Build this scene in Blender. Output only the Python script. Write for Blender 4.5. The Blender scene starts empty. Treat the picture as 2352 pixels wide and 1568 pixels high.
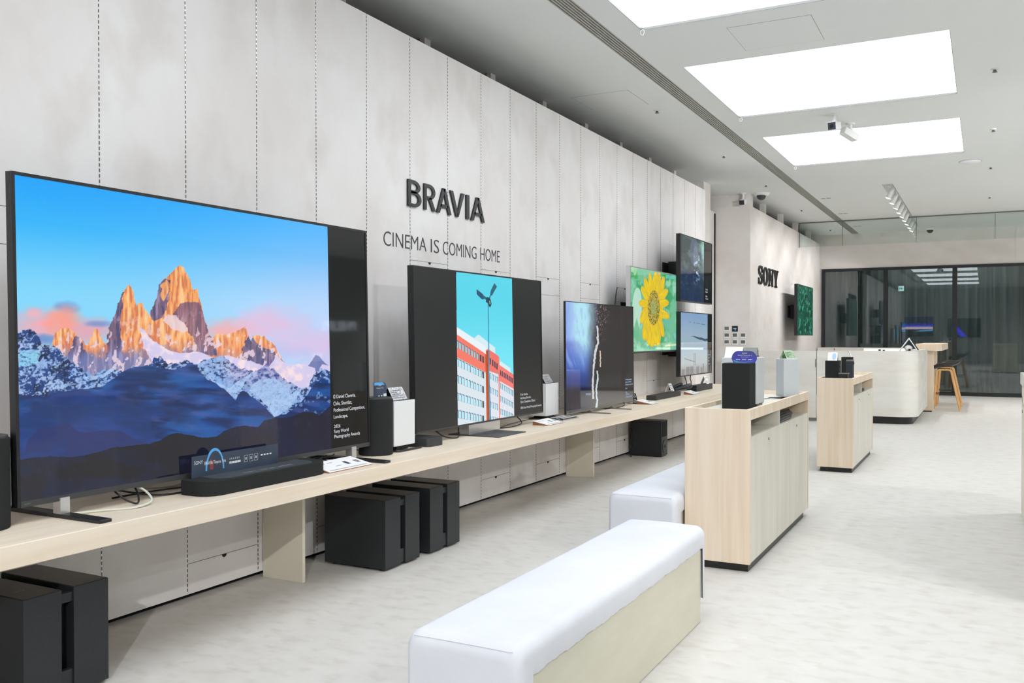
import bpy, bmesh, math, random
import numpy as np
from mathutils import Vector
R = math.radians
random.seed(7)
SC = bpy.context.scene
COL = SC.collection

# ------------------------------------------------------------------ camera, world, exposure
CAM_H = 1.35
cam_data = bpy.data.cameras.new('camera')
cam = bpy.data.objects.new('camera', cam_data)
COL.objects.link(cam)
cam_data.sensor_width = 36.0
cam_data.lens = 31.745
cam_data.shift_y = 0.00567
cam_data.clip_start = 0.05
cam_data.clip_end = 200
cam.location = (0, 0, CAM_H)
cam.rotation_euler = (R(90 - 0.7), 0, R(27.6576))
SC.camera = cam
SC.view_settings.view_transform = 'Standard'
SC.view_settings.look = 'None'
SC.view_settings.exposure = 0.0
SC.view_settings.gamma = 1.0
SC.view_settings.use_curve_mapping = False
SC.cycles.use_adaptive_sampling = True
SC.cycles.adaptive_threshold = 0.11
SC.cycles.adaptive_min_samples = 16
SC.cycles.use_denoising = True
SC.cycles.sample_clamp_indirect = 6.0
SC.cycles.caustics_reflective = False
SC.cycles.caustics_refractive = False
SC.cycles.max_bounces = 8
SC.cycles.diffuse_bounces = 5
SC.cycles.transparent_max_bounces = 8
w = bpy.data.worlds.new('world')
SC.world = w
w.use_nodes = True
w.node_tree.nodes['Background'].inputs[0].default_value = (0.8, 0.9, 1.0, 1)
w.node_tree.nodes['Background'].inputs[1].default_value = 0.25
PANEL_L = 4.1          # radiance of the ceiling light panels
SIDE_W = 240.0
SPOT_W = 95.0          # watts of each small track spot

# ------------------------------------------------------------------ colour + materials
def lin(c):
    return tuple(((x / 255.0) / 12.92 if x / 255.0 <= 0.04045 else ((x / 255.0 + 0.055) / 1.055) ** 2.4) for x in c)

def base_mat(name, rgb, rough=0.5, metal=0.0, spec=0.5):
    m = bpy.data.materials.new(name)
    m.use_nodes = True
    b = m.node_tree.nodes['Principled BSDF']
    c = lin(rgb) + (1,)
    b.inputs['Base Color'].default_value = c
    b.inputs['Roughness'].default_value = rough
    b.inputs['Metallic'].default_value = metal
    b.inputs['Specular IOR Level'].default_value = spec
    return m

def noisy(name, c1, c2, rough=0.5, metal=0.0, scale=(4, 4, 4), detail=5, lo=0.35, hi=0.65, bump=0.0, spec=0.5, c3=None, scale2=None):
    """two colours mixed by a stretched noise, object coordinates"""
    m = base_mat(name, c1, rough, metal, spec)
    nt = m.node_tree
    b = nt.nodes['Principled BSDF']
    tc = nt.nodes.new('ShaderNodeTexCoord')
    geo = nt.nodes.new('ShaderNodeNewGeometry')
    mp = nt.nodes.new('ShaderNodeMapping')
    mp.inputs['Scale'].default_value = scale
    nt.links.new(geo.outputs['Position'], mp.inputs['Vector'])
    n = nt.nodes.new('ShaderNodeTexNoise')
    n.inputs['Scale'].default_value = 1.0
    n.inputs['Detail'].default_value = detail
    n.inputs['Roughness'].default_value = 0.6
    nt.links.new(mp.outputs[0], n.inputs['Vector'])
    cr = nt.nodes.new('ShaderNodeValToRGB')
    cr.color_ramp.elements[0].position = lo
    cr.color_ramp.elements[1].position = hi
    cr.color_ramp.elements[0].color = lin(c1) + (1,)
    cr.color_ramp.elements[1].color = lin(c2) + (1,)
    nt.links.new(n.outputs[0], cr.inputs[0])
    out = cr.outputs[0]
    if c3:
        mp2 = nt.nodes.new('ShaderNodeMapping')
        mp2.inputs['Scale'].default_value = scale2
        nt.links.new(geo.outputs['Position'], mp2.inputs['Vector'])
        n2 = nt.nodes.new('ShaderNodeTexNoise')
        n2.inputs['Scale'].default_value = 1.0
        n2.inputs['Detail'].default_value = 8
        nt.links.new(mp2.outputs[0], n2.inputs['Vector'])
        cr2 = nt.nodes.new('ShaderNodeValToRGB')
        cr2.color_ramp.elements[0].position = 0.5
        cr2.color_ramp.elements[1].position = 0.72
        cr2.color_ramp.elements[0].color = (0, 0, 0, 1)
        cr2.color_ramp.elements[1].color = (0.75, 0.75, 0.75, 1)
        nt.links.new(n2.outputs[0], cr2.inputs[0])
        mx = nt.nodes.new('ShaderNodeMix')
        mx.data_type = 'RGBA'
        nt.links.new(cr2.outputs[0], mx.inputs[0])
        nt.links.new(out, mx.inputs[6])
        mx.inputs[7].default_value = lin(c3) + (1,)
        out = mx.outputs[2]
    nt.links.new(out, b.inputs['Base Color'])
    if bump:
        bp = nt.nodes.new('ShaderNodeBump')
        bp.inputs['Strength'].default_value = bump
        bp.inputs['Distance'].default_value = 0.002
        nt.links.new(n.outputs[0], bp.inputs['Height'])
        nt.links.new(bp.outputs[0], b.inputs['Normal'])
    return m

def emit_mat(name, rgb, strength, base=(8, 8, 9), rough=0.4):
    m = base_mat(name, base, rough)
    b = m.node_tree.nodes['Principled BSDF']
    b.inputs['Emission Color'].default_value = lin(rgb) + (1,)
    b.inputs['Emission Strength'].default_value = strength
    return m

def screen_mat(name, rough, strength=1.0, spec=0.5):
    m = base_mat(name, (6, 6, 7), rough, 0, spec)
    nt = m.node_tree
    b = nt.nodes['Principled BSDF']
    a = nt.nodes.new('ShaderNodeVertexColor')
    a.layer_name = 'picture'
    nt.links.new(a.outputs[0], b.inputs['Emission Color'])
    b.inputs['Emission Strength'].default_value = strength
    return m

def printed_mat(name, rough=0.5):
    m = base_mat(name, (200, 200, 200), rough)
    a = m.node_tree.nodes.new('ShaderNodeVertexColor')
    a.layer_name = 'picture'
    m.node_tree.links.new(a.outputs[0], m.node_tree.nodes['Principled BSDF'].inputs['Base Color'])
    return m

def glass_mat(name, tint, refl_boost=1.0, rough=0.0):
    m = bpy.data.materials.new(name)
    m.use_nodes = True
    nt = m.node_tree
    nt.nodes.clear()
    o = nt.nodes.new('ShaderNodeOutputMaterial')
    mx = nt.nodes.new('ShaderNodeMixShader')
    t = nt.nodes.new('ShaderNodeBsdfTransparent')
    g = nt.nodes.new('ShaderNodeBsdfGlossy')
    f = nt.nodes.new('ShaderNodeFresnel')
    f.inputs['IOR'].default_value = 1.5
    mu = nt.nodes.new('ShaderNodeMath')
    mu.operation = 'MULTIPLY'
    mu.use_clamp = True
    mu.inputs[1].default_value = refl_boost
    t.inputs[0].default_value = tint + (1,)
    g.inputs['Roughness'].default_value = rough
    nt.links.new(f.outputs[0], mu.inputs[0])
    nt.links.new(mu.outputs[0], mx.inputs[0])
    nt.links.new(t.outputs[0], mx.inputs[1])
    nt.links.new(g.outputs[0], mx.inputs[2])
    nt.links.new(mx.outputs[0], o.inputs[0])
    return m

M = {}
M['wall'] = noisy('concrete_look_wall', (222, 217, 215), (230, 228, 227), 0.75, scale=(1.3, 1.3, 1.0), detail=8, c3=(213, 206, 202), scale2=(3.4, 3.4, 2.4), spec=0.2)
M['wall_far'] = noisy('plaster_wall', (222, 215, 211), (231, 227, 224), 0.8, scale=(0.9, 0.9, 1.3), c3=(214, 206, 200), scale2=(1.4, 1.4, 2.2), spec=0.2)
M['ceil'] = noisy('ceiling_paint', (232, 236, 236), (236, 239, 239), 0.85, scale=(0.3, 0.3, 0.3), spec=0.15)
M['dark_void'] = base_mat('dark_ceiling_void', (58, 58, 55), 0.9)
M['floor'] = noisy('stone_look_floor', (200, 197, 192), (207, 205, 201), 0.62, scale=(5.5, 9.0, 1), detail=12, lo=0.3, hi=0.7, c3=(189, 184, 177), scale2=(9.0, 15.0, 1), spec=0.3, bump=0.05)
M['oak'] = noisy('pale_oak_along', (232, 219, 201), (221, 204, 181), 0.5, scale=(28, 1.2, 28), detail=6, lo=0.3, hi=0.72, spec=0.35, c3=(235, 224, 208), scale2=(9, 0.5, 9))
M['oak_v'] = noisy('pale_oak_upright', (229, 213, 192), (216, 195, 170), 0.5, scale=(26, 26, 0.9), detail=6, lo=0.3, hi=0.72, spec=0.35, c3=(234, 221, 204), scale2=(9, 9, 0.6))
M['cream'] = base_mat('cream_laminate', (219, 213, 197), 0.5, spec=0.3)
M['greywash'] = noisy('greywashed_laminate', (218, 215, 204), (206, 203, 192), 0.55, scale=(9, 9, 0.8), detail=6, c3=(200, 199, 188), scale2=(5, 5, 1.2), spec=0.3)
M['stone'] = noisy('pale_stone_laminate', (222, 220, 214), (210, 207, 199), 0.5, scale=(1.0, 1.0, 4.5), detail=7, c3=(206, 197, 186), scale2=(1.5, 1.5, 7.0), spec=0.35)
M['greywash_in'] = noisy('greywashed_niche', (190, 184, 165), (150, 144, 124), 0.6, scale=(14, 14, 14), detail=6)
M['plinth'] = base_mat('black_plinth', (22, 23, 25), 0.35)
M['white'] = base_mat('white_paint', (235, 235, 235), 0.5)
M['whitebox'] = base_mat('white_speaker_shell', (222, 224, 225), 0.45)
M['greybox'] = base_mat('silver_speaker_shell', (196, 201, 204), 0.4)
M['blackcloth'] = noisy('black_speaker_cloth', (34, 36, 36), (43, 45, 45), 0.85, scale=(300, 300, 300), detail=2, spec=0.2)
M['black'] = noisy('black_plastic', (24, 25, 27), (30, 31, 33), 0.38, scale=(60, 60, 60), detail=2)
M['blackmatte'] = noisy('matt_black_vinyl', (32, 35, 38), (36, 39, 42), 0.42, scale=(90, 90, 90), detail=2, spec=0.5)
M['blacktop'] = base_mat('brownish_black_top', (30, 27, 26), 0.3)
M['charcoal'] = base_mat('charcoal_plastic', (58, 59, 60), 0.5)
M['silver'] = base_mat('brushed_silver', (215, 215, 215), 0.28, 0.85)
M['steel'] = base_mat('dull_steel', (150, 148, 142), 0.35, 0.9)
M['greymetal'] = base_mat('grey_metal', (120, 120, 118), 0.4, 0.5)
M['fabric'] = noisy('white_bench_fabric', (206, 208, 215), (213, 215, 221), 0.9, scale=(3, 3, 3), detail=8, spec=0.1, bump=0.1)
M['bench_panel'] = noisy('cream_bench_panel', (208, 205, 188), (200, 197, 179), 0.6, scale=(3, 1.5, 6), detail=5, spec=0.25)
M['frame'] = base_mat('black_window_frame', (26, 30, 32), 0.4)
M['letter'] = base_mat('black_letter', (34, 34, 35), 0.4)
M['ink'] = base_mat('dark_grey_print', (62, 64, 68), 0.6)
M['seam'] = base_mat('dark_seam', (128, 123, 120), 0.8)
M['darkhole'] = base_mat('dark_recess', (26, 24, 22), 0.9)
M['cardwhite'] = base_mat('white_card', (240, 240, 240), 0.6)
M['cardgrey'] = noisy('printed_grey_card', (225, 225, 228), (120, 120, 126), 0.5, scale=(90, 120, 160), detail=2)
M['redwood'] = noisy('brown_wood_wedge', (150, 98, 66), (128, 80, 52), 0.5, scale=(60, 8, 60))
M['stoolwood'] = noisy('stool_oak', (222, 176, 120), (208, 160, 104), 0.5, scale=(40, 40, 4))
M['thermo_lcd'] = base_mat('grey_green_display', (105, 112, 108), 0.25)
M['whitecable'] = base_mat('white_cable', (205, 208, 195), 0.5)
M['blackcable'] = base_mat('black_cable', (20, 20, 20), 0.5)
M['texwhite'] = emit_mat('white_lit_lettering', (240, 244, 250), 0.85)
M['texblue'] = emit_mat('pale_blue_lit_lettering', (170, 205, 240), 0.85)
M['printwhite'] = base_mat('white_print', (235, 238, 242), 0.5)
M['curtain_tone'] = base_mat('tmp', (90, 95, 95), 0.8)
M['glow'] = emit_mat('ceiling_light_membrane', (243, 249, 255), PANEL_L, base=(240, 240, 240))
M['spotglow'] = emit_mat('spot_lens', (255, 253, 248), 14.0)
M['strip'] = emit_mat('glowing_counter_white', (255, 252, 238), 1.6, base=(240, 240, 235))
M['glass'] = glass_mat('partition_glass', (0.64, 0.71, 0.71), 2.3)
M['clearglass'] = glass_mat('clear_glass', (0.90, 0.945, 0.93), 0.5)
M['acrylic'] = glass_mat('clear_acrylic', (0.9, 0.92, 0.93), 1.0)
M['blueprint'] = printed_mat('printed_sign')
M['gloss_scr'] = screen_mat('glossy_screen', 0.04, 0.95, 0.55)
M['gloss_scr2'] = screen_mat('oled_screen', 0.03, 0.9, 0.9)
M['mirrored_scr'] = screen_mat('bright_store_screen', 0.3, 3.2)
M['matte_scr'] = screen_mat('matt_screen', 0.34, 0.95, 0.5)

def slot_mat():
    m = base_mat('slotted_metal_strip', (205, 203, 200), 0.3, 0.55)
    nt = m.node_tree
    b = nt.nodes['Principled BSDF']
    g = nt.nodes.new('ShaderNodeNewGeometry')
    s = nt.nodes.new('ShaderNodeSeparateXYZ')
    nt.links.new(g.outputs['Position'], s.inputs[0])
    a = nt.nodes.new('ShaderNodeMath'); a.operation = 'MODULO'; a.inputs[1].default_value = 0.025
    nt.links.new(s.outputs['Z'], a.inputs[0])
    c = nt.nodes.new('ShaderNodeMath'); c.operation = 'LESS_THAN'; c.inputs[1].default_value = 0.0155
    nt.links.new(a.outputs[0], c.inputs[0])
    mx = nt.nodes.new('ShaderNodeMix'); mx.data_type = 'RGBA'
    nt.links.new(c.outputs[0], mx.inputs[0])
    mx.inputs[6].default_value = lin((226, 224, 221)) + (1,)
    mx.inputs[7].default_value = lin((96, 94, 93)) + (1,)
    nt.links.new(mx.outputs[2], b.inputs['Base Color'])
    return m
M['slots'] = slot_mat()

def curtain_mat():
    m = bpy.data.materials.new('sheer_curtain'); m.use_nodes = True
    nt = m.node_tree; nt.nodes.clear()
    o = nt.nodes.new('ShaderNodeOutputMaterial')
    d = nt.nodes.new('ShaderNodeBsdfDiffuse'); d.inputs[0].default_value = lin((190, 196, 194)) + (1,)
    tl = nt.nodes.new('ShaderNodeBsdfTranslucent'); tl.inputs[0].default_value = lin((176, 186, 184)) + (1,)
    t = nt.nodes.new('ShaderNodeBsdfTransparent')
    a = nt.nodes.new('ShaderNodeMixShader'); a.inputs[0].default_value = 0.4
    b = nt.nodes.new('ShaderNodeMixShader'); b.inputs[0].default_value = 0.22
    nt.links.new(d.outputs[0], a.inputs[1]); nt.links.new(tl.outputs[0], a.inputs[2])
    nt.links.new(a.outputs[0], b.inputs[1]); nt.links.new(t.outputs[0], b.inputs[2])
    nt.links.new(b.outputs[0], o.inputs[0])
    return m
M['curtain'] = curtain_mat()

# ------------------------------------------------------------------ mesh builder
class MB:
    def __init__(s):
        s.v = []; s.f = []
    def add(s, vs, fs):
        n = len(s.v); s.v += [tuple(p) for p in vs]; s.f += [tuple(i + n for i in f) for f in fs]; return s
    def box(s, x0, x1, y0, y1, z0, z1):
        vs = [(x, y, z) for x in (x0, x1) for y in (y0, y1) for z in (z0, z1)]
        return s.add(vs, [(0, 1, 3, 2), (4, 6, 7, 5), (0, 4, 5, 1), (2, 3, 7, 6), (0, 2, 6, 4), (1, 5, 7, 3)])
    def cyl(s, p0, p1, r0, r1=None, n=24):
        r1 = r0 if r1 is None else r1
        p0, p1 = Vector(p0), Vector(p1)
        a = (p1 - p0).normalized(); u = a.orthogonal().normalized(); w_ = a.cross(u)
        vs = []
        for p, r in ((p0, r0), (p1, r1)):
            for i in range(n):
                t = 2 * math.pi * i / n
                vs.append(p + u * (r * math.cos(t)) + w_ * (r * math.sin(t)))
        fs = [(i, (i + 1) % n, n + (i + 1) % n, n + i) for i in range(n)]
        fs += [tuple(range(n - 1, -1, -1)), tuple(range(n, 2 * n))]
        return s.add(vs, fs)
    def tube(s, pts, r, n=8, cap=True):
        P = [Vector(p) for p in pts]
        prev = None; vs = []
        for i, p in enumerate(P):
            d = (P[min(i + 1, len(P) - 1)] - P[max(i - 1, 0)]).normalized()
            if prev is None:
                u = d.orthogonal().normalized()
            else:
                u = (prev - d * prev.dot(d)).normalized()
            prev = u; w_ = d.cross(u)
            rr = r[i] if isinstance(r, (list, tuple)) else r
            for k in range(n):
                t = 2 * math.pi * k / n
                vs.append(p + u * (rr * math.cos(t)) + w_ * (rr * math.sin(t)))
        fs = []
        for i in range(len(P) - 1):
            for k in range(n):
                a = i * n + k; b = i * n + (k + 1) % n
                fs.append((a, b, b + n, a + n))
        if cap:
            fs.append(tuple(range(n - 1, -1, -1))); m = (len(P) - 1) * n
            fs.append(tuple(range(m, m + n)))
        return s.add(vs, fs)
    def prism(s, pts, o, ex, ey, d):
        """polygon pts (a,b) at o + a*ex + b*ey, swept by vector d"""
        o, ex, ey, d = Vector(o), Vector(ex), Vector(ey), Vector(d)
        n = len(pts)
        vs = [o + ex * a + ey * b for a, b in pts]; vs += [p + d for p in vs]
        fs = [tuple(range(n - 1, -1, -1)), tuple(range(n, 2 * n))]
        fs += [(i, (i + 1) % n, n + (i + 1) % n, n + i) for i in range(n)]
        return s.add(vs, fs)
    def ring(s, out, inn, o, ex, ey, d):
        o, ex, ey, d = Vector(o), Vector(ex), Vector(ey), Vector(d)
        n = len(out)
        A = [o + ex * a + ey * b for a, b in out]; B = [o + ex * a + ey * b for a, b in inn]
        vs = A + B + [p + d for p in A] + [p + d for p in B]
        fs = []
        for i in range(n):
            j = (i + 1) % n
            fs += [(i, j, n + j, n + i), (2 * n + i, 3 * n + i, 3 * n + j, 2 * n + j), (i, 2 * n + i, 2 * n + j, j), (n + i, n + j, 3 * n + j, 3 * n + i)]
        return s.add(vs, fs)
    def ball(s, c, r, n=16, m=10, sc=(1, 1, 1), half=False):
        vs = []; fs = []
        for j in range(m + 1):
            ph = math.pi * j / m * (0.5 if half else 1)
            for i in range(n):
                t = 2 * math.pi * i / n
                vs.append((c[0] + sc[0] * r * math.sin(ph) * math.cos(t), c[1] + sc[1] * r * math.sin(ph) * math.sin(t), c[2] + (-1 if half else 1) * sc[2] * r * math.cos(ph)))
        for j in range(m):
            for i in range(n):
                k = (i + 1) % n
                fs.append((j * n + i, j * n + k, (j + 1) * n + k, (j + 1) * n + i))
        return s.add(vs, fs)

ORG = {}
def build(name, mb, mat, parent=None, bevel=0.0, seg=3, smooth=True, kind=None, org=None, angle=35, label=None, merge=True):
    me = bpy.data.meshes.new(name)
    if parent is not None:
        o_ = ORG[parent.name]
    elif org is not None:
        o_ = Vector(org)
    else:
        o_ = Vector((0, 0, 0))
    me.from_pydata([tuple(Vector(p) - o_) for p in mb.v], [], mb.f)
    bm = bmesh.new(); bm.from_mesh(me)
    if merge:
        bmesh.ops.remove_doubles(bm, verts=bm.verts, dist=1e-6)
    bmesh.ops.recalc_face_normals(bm, faces=bm.faces)
    if bevel:
        es = [e for e in bm.edges if len(e.link_faces) == 2 and e.calc_face_angle(0) > R(30)]
        bmesh.ops.bevel(bm, geom=es, offset=bevel, segments=seg, profile=0.5, affect='EDGES', clamp_overlap=True)
    bm.to_mesh(me); bm.free()
    if smooth:
        me.polygons.foreach_set('use_smooth', [True] * len(me.polygons))
        me.set_sharp_from_angle(angle=R(angle))
    if mat:
        me.materials.append(mat if not isinstance(mat, str) else M[mat])
    o = bpy.data.objects.new(name, me)
    COL.objects.link(o)
    if parent is not None:
        o.parent = parent
    else:
        o.location = o_
    ORG[o.name] = o_
    if bevel and smooth:
        wn = o.modifiers.new('weighted', 'WEIGHTED_NORMAL'); wn.keep_sharp = True; wn.weight = 100
    if kind:
        o['kind'] = kind
    if label:
        o['label'] = label
    return o

def tag(o, label, cat, group=None):
    o['label'] = label; o['category'] = cat
    if group: o['group'] = group
    return o

def thing(name, label, cat, loc, group=None):
    o = bpy.data.objects.new(name, None)
    o.empty_display_size = 0.1
    COL.objects.link(o); o.location = loc
    ORG[o.name] = Vector(loc)
    return tag(o, label, cat, group)

def dup(root, delta, label, group=None, rotz=0):
    r = root.copy(); COL.objects.link(r)
    r.location = root.location + Vector(delta); r.rotation_euler.z += rotz
    r['label'] = label
    if group: r['group'] = group
    def rec(src, dst):
        for ch in [c for c in src.children]:
            c = ch.copy(); COL.objects.link(c); c.parent = dst
            rec(ch, c)
    rec(root, r)
    return r

def rbox(x0, x1, y0, y1, z0, z1):
    return MB().box(x0, x1, y0, y1, z0, z1)

# ------------------------------------------------------------------ lettering
def glyph_mesh(txt, thin=0.0):
    cu = bpy.data.curves.new('t', 'FONT'); cu.body = txt; cu.size = 1.0; cu.resolution_u = 3; cu.offset = thin
    cu.fill_mode = 'FRONT'
    ob = bpy.data.objects.new('t', cu); COL.objects.link(ob)
    bpy.context.view_layer.update()
    me = bpy.data.meshes.new_from_object(ob.evaluated_get(bpy.context.evaluated_depsgraph_get()))
    vs = [tuple(v.co) for v in me.vertices]; fs = [tuple(p.vertices) for p in me.polygons]
    bpy.data.objects.remove(ob); bpy.data.curves.remove(cu); bpy.data.meshes.remove(me)
    return vs, fs

def lettering(mb, txt, o, ex, ey, W, H, d=None, thin=0.0, W_is_scale=False):
    """fits txt in a W x H box whose lower left corner is o; ex, ey unit vectors; d = sweep vector"""
    vs, fs = glyph_mesh(txt, thin)
    if not vs: return mb
    x0 = min(v[0] for v in vs); x1 = max(v[0] for v in vs); y0 = min(v[1] for v in vs); y1 = max(v[1] for v in vs)
    sx = W / (x1 - x0); sy = H / (y1 - y0) if H else sx
    if W_is_scale: sx = sy = W
    o, ex, ey = Vector(o), Vector(ex), Vector(ey)
    P = [o + ex * ((v[0] - x0) * sx) + ey * ((v[1] - y0) * sy) for v in vs]
    if d is None:
        return mb.add(P, fs)
    d = Vector(d); n = len(P)
    cnt = {}
    for f in fs:
        for i in range(len(f)):
            a, b = f[i], f[(i + 1) % len(f)]
            k = (min(a, b), max(a, b)); cnt[k] = cnt.get(k, []) + [(a, b)]
    F = list(fs) + [tuple(i + n for i in reversed(f)) for f in fs]
    for k, l in cnt.items():
        if len(l) == 1:
            a, b = l[0]; F.append((b, a, a + n, b + n))
    return mb.add(P + [p + d for p in P], F)

def ell(cx, cy, rx, ry, n=40):
    return [(cx + rx * math.cos(2 * math.pi * i / n), cy + ry * math.sin(2 * math.pi * i / n)) for i in range(n)]

def slab_letter(ch, o, ex, ey, W, H, d):
    """heavy Egyptian capitals S O N Y drawn in a unit box"""
    mb = MB(); o = Vector(o); EX = Vector(ex) * W; EY = Vector(ey) * H
    P = lambda pts: mb.prism(pts, o, EX, EY, d)
    B = lambda a, b, c, e: P([(a, c), (b, c), (b, e), (a, e)])
    if ch == 'O':
        mb.ring(ell(.5, .5, .5, .52), ell(.5, .5, .24, .44), o, EX, EY, d)
    elif ch == 'N':
        B(.12, .23, 0, 1); B(.80, .90, 0, 1); P([(.10, 1), (.32, 1), (.90, 0), (.72, 0)])
        B(0, .34, 0, .08); B(0, .3, .92, 1); B(.66, 1, .92, 1)
    elif ch == 'Y':
        P([(.06, 1), (.36, 1), (.62, .46), (.40, .40)]); P([(.76, 1), (.92, 1), (.62, .40), (.50, .46)])
        B(.38, .63, 0, .47); B(0, .44, .92, 1); B(.64, 1, .92, 1); B(.26, .75, 0, .08)
    elif ch == 'S':
        pts = []
        key = [(.86, .70, .05), (.80, .86, .05), (.62, .945, .055), (.44, .955, .06), (.24, .89, .09), (.155, .77, .12), (.20, .645, .12), (.36, .565, .10), (.56, .50, .10), (.76, .42, .12), (.85, .29, .13), (.78, .14, .10), (.60, .055, .06), (.42, .045, .055), (.22, .10, .05), (.12, .28, .05)]
        up = []; dn = []
        n = len(key)
        for i, (x, y, h) in enumerate(key):
            x0, y0, _ = key[max(0, i - 1)]; x1, y1, _ = key[min(n - 1, i + 1)]
            dx, dy = x1 - x0, y1 - y0; L = math.hypot(dx, dy)
            hx = h if abs(dy) > abs(dx) else h
            up.append((x - dy / L * h, y + dx / L * h)); dn.append((x + dy / L * h, y - dx / L * h))
        for i in range(n - 1):
            P([up[i], up[i + 1], dn[i + 1], dn[i]])
        B(.80, .92, .64, 1.0); B(.06, .18, .0, .34)
    return mb

# ------------------------------------------------------------------ picture painting (numpy)
def vnoise(x, y, seed=0):
    xi = np.floor(x).astype(np.int64); yi = np.floor(y).astype(np.int64)
    xf = x - xi; yf = y - yi
    def h(a, b):
        n = (a * 374761393 + b * 668265263 + seed * 1442695041) & 0xffffffff
        n = ((n ^ (n >> 13)) * 1274126177) & 0xffffffff
        return ((n ^ (n >> 16)) & 0xffff) / 65535.0
    u = xf * xf * (3 - 2 * xf); v = yf * yf * (3 - 2 * yf)
    return (h(xi, yi) * (1 - u) + h(xi + 1, yi) * u) * (1 - v) + (h(xi, yi + 1) * (1 - u) + h(xi + 1, yi + 1) * u) * v
def fbm(x, y, seed=0, oct=5):
    s = 0; a = .5; t = 0
    for i in range(oct):
        s = s + a * vnoise(x * 2 ** i, y * 2 ** i, seed + i * 7); t += a; a *= .5
    return s / t
def inpoly(u, v, pts):
    ins = np.zeros(u.shape, bool); n = len(pts)
    for i in range(n):
        x0, y0 = pts[i]; x1, y1 = pts[(i + 1) % n]
        if y0 == y1: continue
        c = ((y0 > v) != (y1 > v)) & (u < (x1 - x0) * (v - y0) / (y1 - y0) + x0)
        ins ^= c
    return ins
def below(u, v, line, rough=0, f=.15, seed=1):
    xs = [p[0] for p in line]; ys = [p[1] for p in line]
    y = np.interp(u, xs, ys)
    if rough: y = y + (fbm(u * f, u * 0 + seed * 3.3, seed) - .5) * 2 * rough
    return v > y
def A(c): return np.array(c, float)
def mix(c, col, m, k=1.0):
    m = (np.asarray(m, float) * k)[..., None]
    return c * (1 - m) + A(col) * m if np.ndim(col) == 1 else c * (1 - m) + col * m
def sm(a, b, x):
    t = np.clip((x - a) / (b - a), 0, 1); return t * t * (3 - 2 * t)
def homography(src, dst):
    Am = []; bb = []
    for (s, t), (u, v) in zip(src, dst):
        Am.append([s, t, 1, 0, 0, 0, -u * s, -u * t]); bb.append(u)
        Am.append([0, 0, 0, s, t, 1, -v * s, -v * t]); bb.append(v)
    h = np.linalg.solve(np.array(Am, float), np.array(bb, float))
    return lambda s, t: ((h[0] * s + h[1] * t + h[2]) / (h[6] * s + h[7] * t + 1), (h[3] * s + h[4] * t + h[5]) / (h[6] * s + h[7] * t + 1))

def picture_grid(name, o, ex, ey, nx, ny, paint, mat, parent, label=None):
    """flat picture surface: o lower left corner, ex / ey full edge vectors; paint(s, t) -> sRGB 0..255, t up"""
    o = Vector(o) - ORG[parent.name]; ex = Vector(ex); ey = Vector(ey)
    s, t = np.meshgrid(np.linspace(0, 1, nx + 1), np.linspace(0, 1, ny + 1))
    co = np.array(o)[None, None] + s[..., None] * np.array(ex) + t[..., None] * np.array(ey)
    me = bpy.data.meshes.new(name)
    nv = (nx + 1) * (ny + 1); nf = nx * ny
    i = np.arange(nx)[None] + np.arange(ny)[:, None] * (nx + 1)
    quads = np.stack([i, i + 1, i + nx + 2, i + nx + 1], -1).reshape(-1)
    me.vertices.add(nv); me.loops.add(nf * 4); me.polygons.add(nf)
    me.vertices.foreach_set('co', co.reshape(-1).astype(np.float32))
    me.loops.foreach_set('vertex_index', quads.astype(np.int32))
    me.polygons.foreach_set('loop_start', (np.arange(nf) * 4).astype(np.int32))
    me.update(calc_edges=True)
    c = np.clip(paint(s, t), 0, 255) / 255.0
    c = np.where(c <= 0.04045, c / 12.92, ((c + 0.055) / 1.055) ** 2.4)
    rgba = np.concatenate([c, np.ones(c.shape[:2] + (1,))], -1).astype(np.float32)
    at = me.color_attributes.new('picture', 'FLOAT_COLOR', 'POINT')
    at.data.foreach_set('color', rgba.reshape(-1))
    me.materials.append(M[mat])
    ob = bpy.data.objects.new(name, me); COL.objects.link(ob); ob.parent = parent
    ORG[ob.name] = ORG[parent.name]
    if label: ob['label'] = label
    return ob

# ------------------------------------------------------------------ the setting
XW = -3.59                      # face of the long panelled wall
ZC = 3.78                       # ceiling
YB = 22.83                      # back wall / glass partition
RAIL0, PITCH = 2.788, 0.5033    # slotted uprights in the wall

build('floor', MB().box(-5.0, 9.0, -5.5, 27.0, -0.1, 0.0), 'floor', kind='structure', smooth=False)

PAN_X = (-2.435, -0.262)
PAN_Y = [(-1.80, 0.34), (1.46, 3.60), (4.72, 6.86), (7.98, 10.12), (11.24, 13.38)]
VENT = (-2.815, -2.665, 0.6, YB)
TRACK = (-1.49, -1.315, 15.6, 21.95)
def ceiling():
    holes = [(PAN_X[0], PAN_X[1], a, b) for a, b in PAN_Y] + [VENT, TRACK]
    xs = sorted(set([-5.0, 9.0] + [h[0] for h in holes] + [h[1] for h in holes]))
    ys = sorted(set([-5.5, YB + 0.05] + [h[2] for h in holes] + [h[3] for h in holes]))
    mb = MB()
    for i in range(len(xs) - 1):
        for j in range(len(ys) - 1):
            cx, cy = (xs[i] + xs[i + 1]) / 2, (ys[j] + ys[j + 1]) / 2
            if any(h[0] < cx < h[1] and h[2] < cy < h[3] for h in holes): continue
            mb.box(xs[i], xs[i + 1], ys[j], ys[j + 1], ZC, ZC + 0.03)
    build('ceiling', mb, 'ceil', kind='structure', smooth=False, merge=False)
ceiling()

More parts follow.
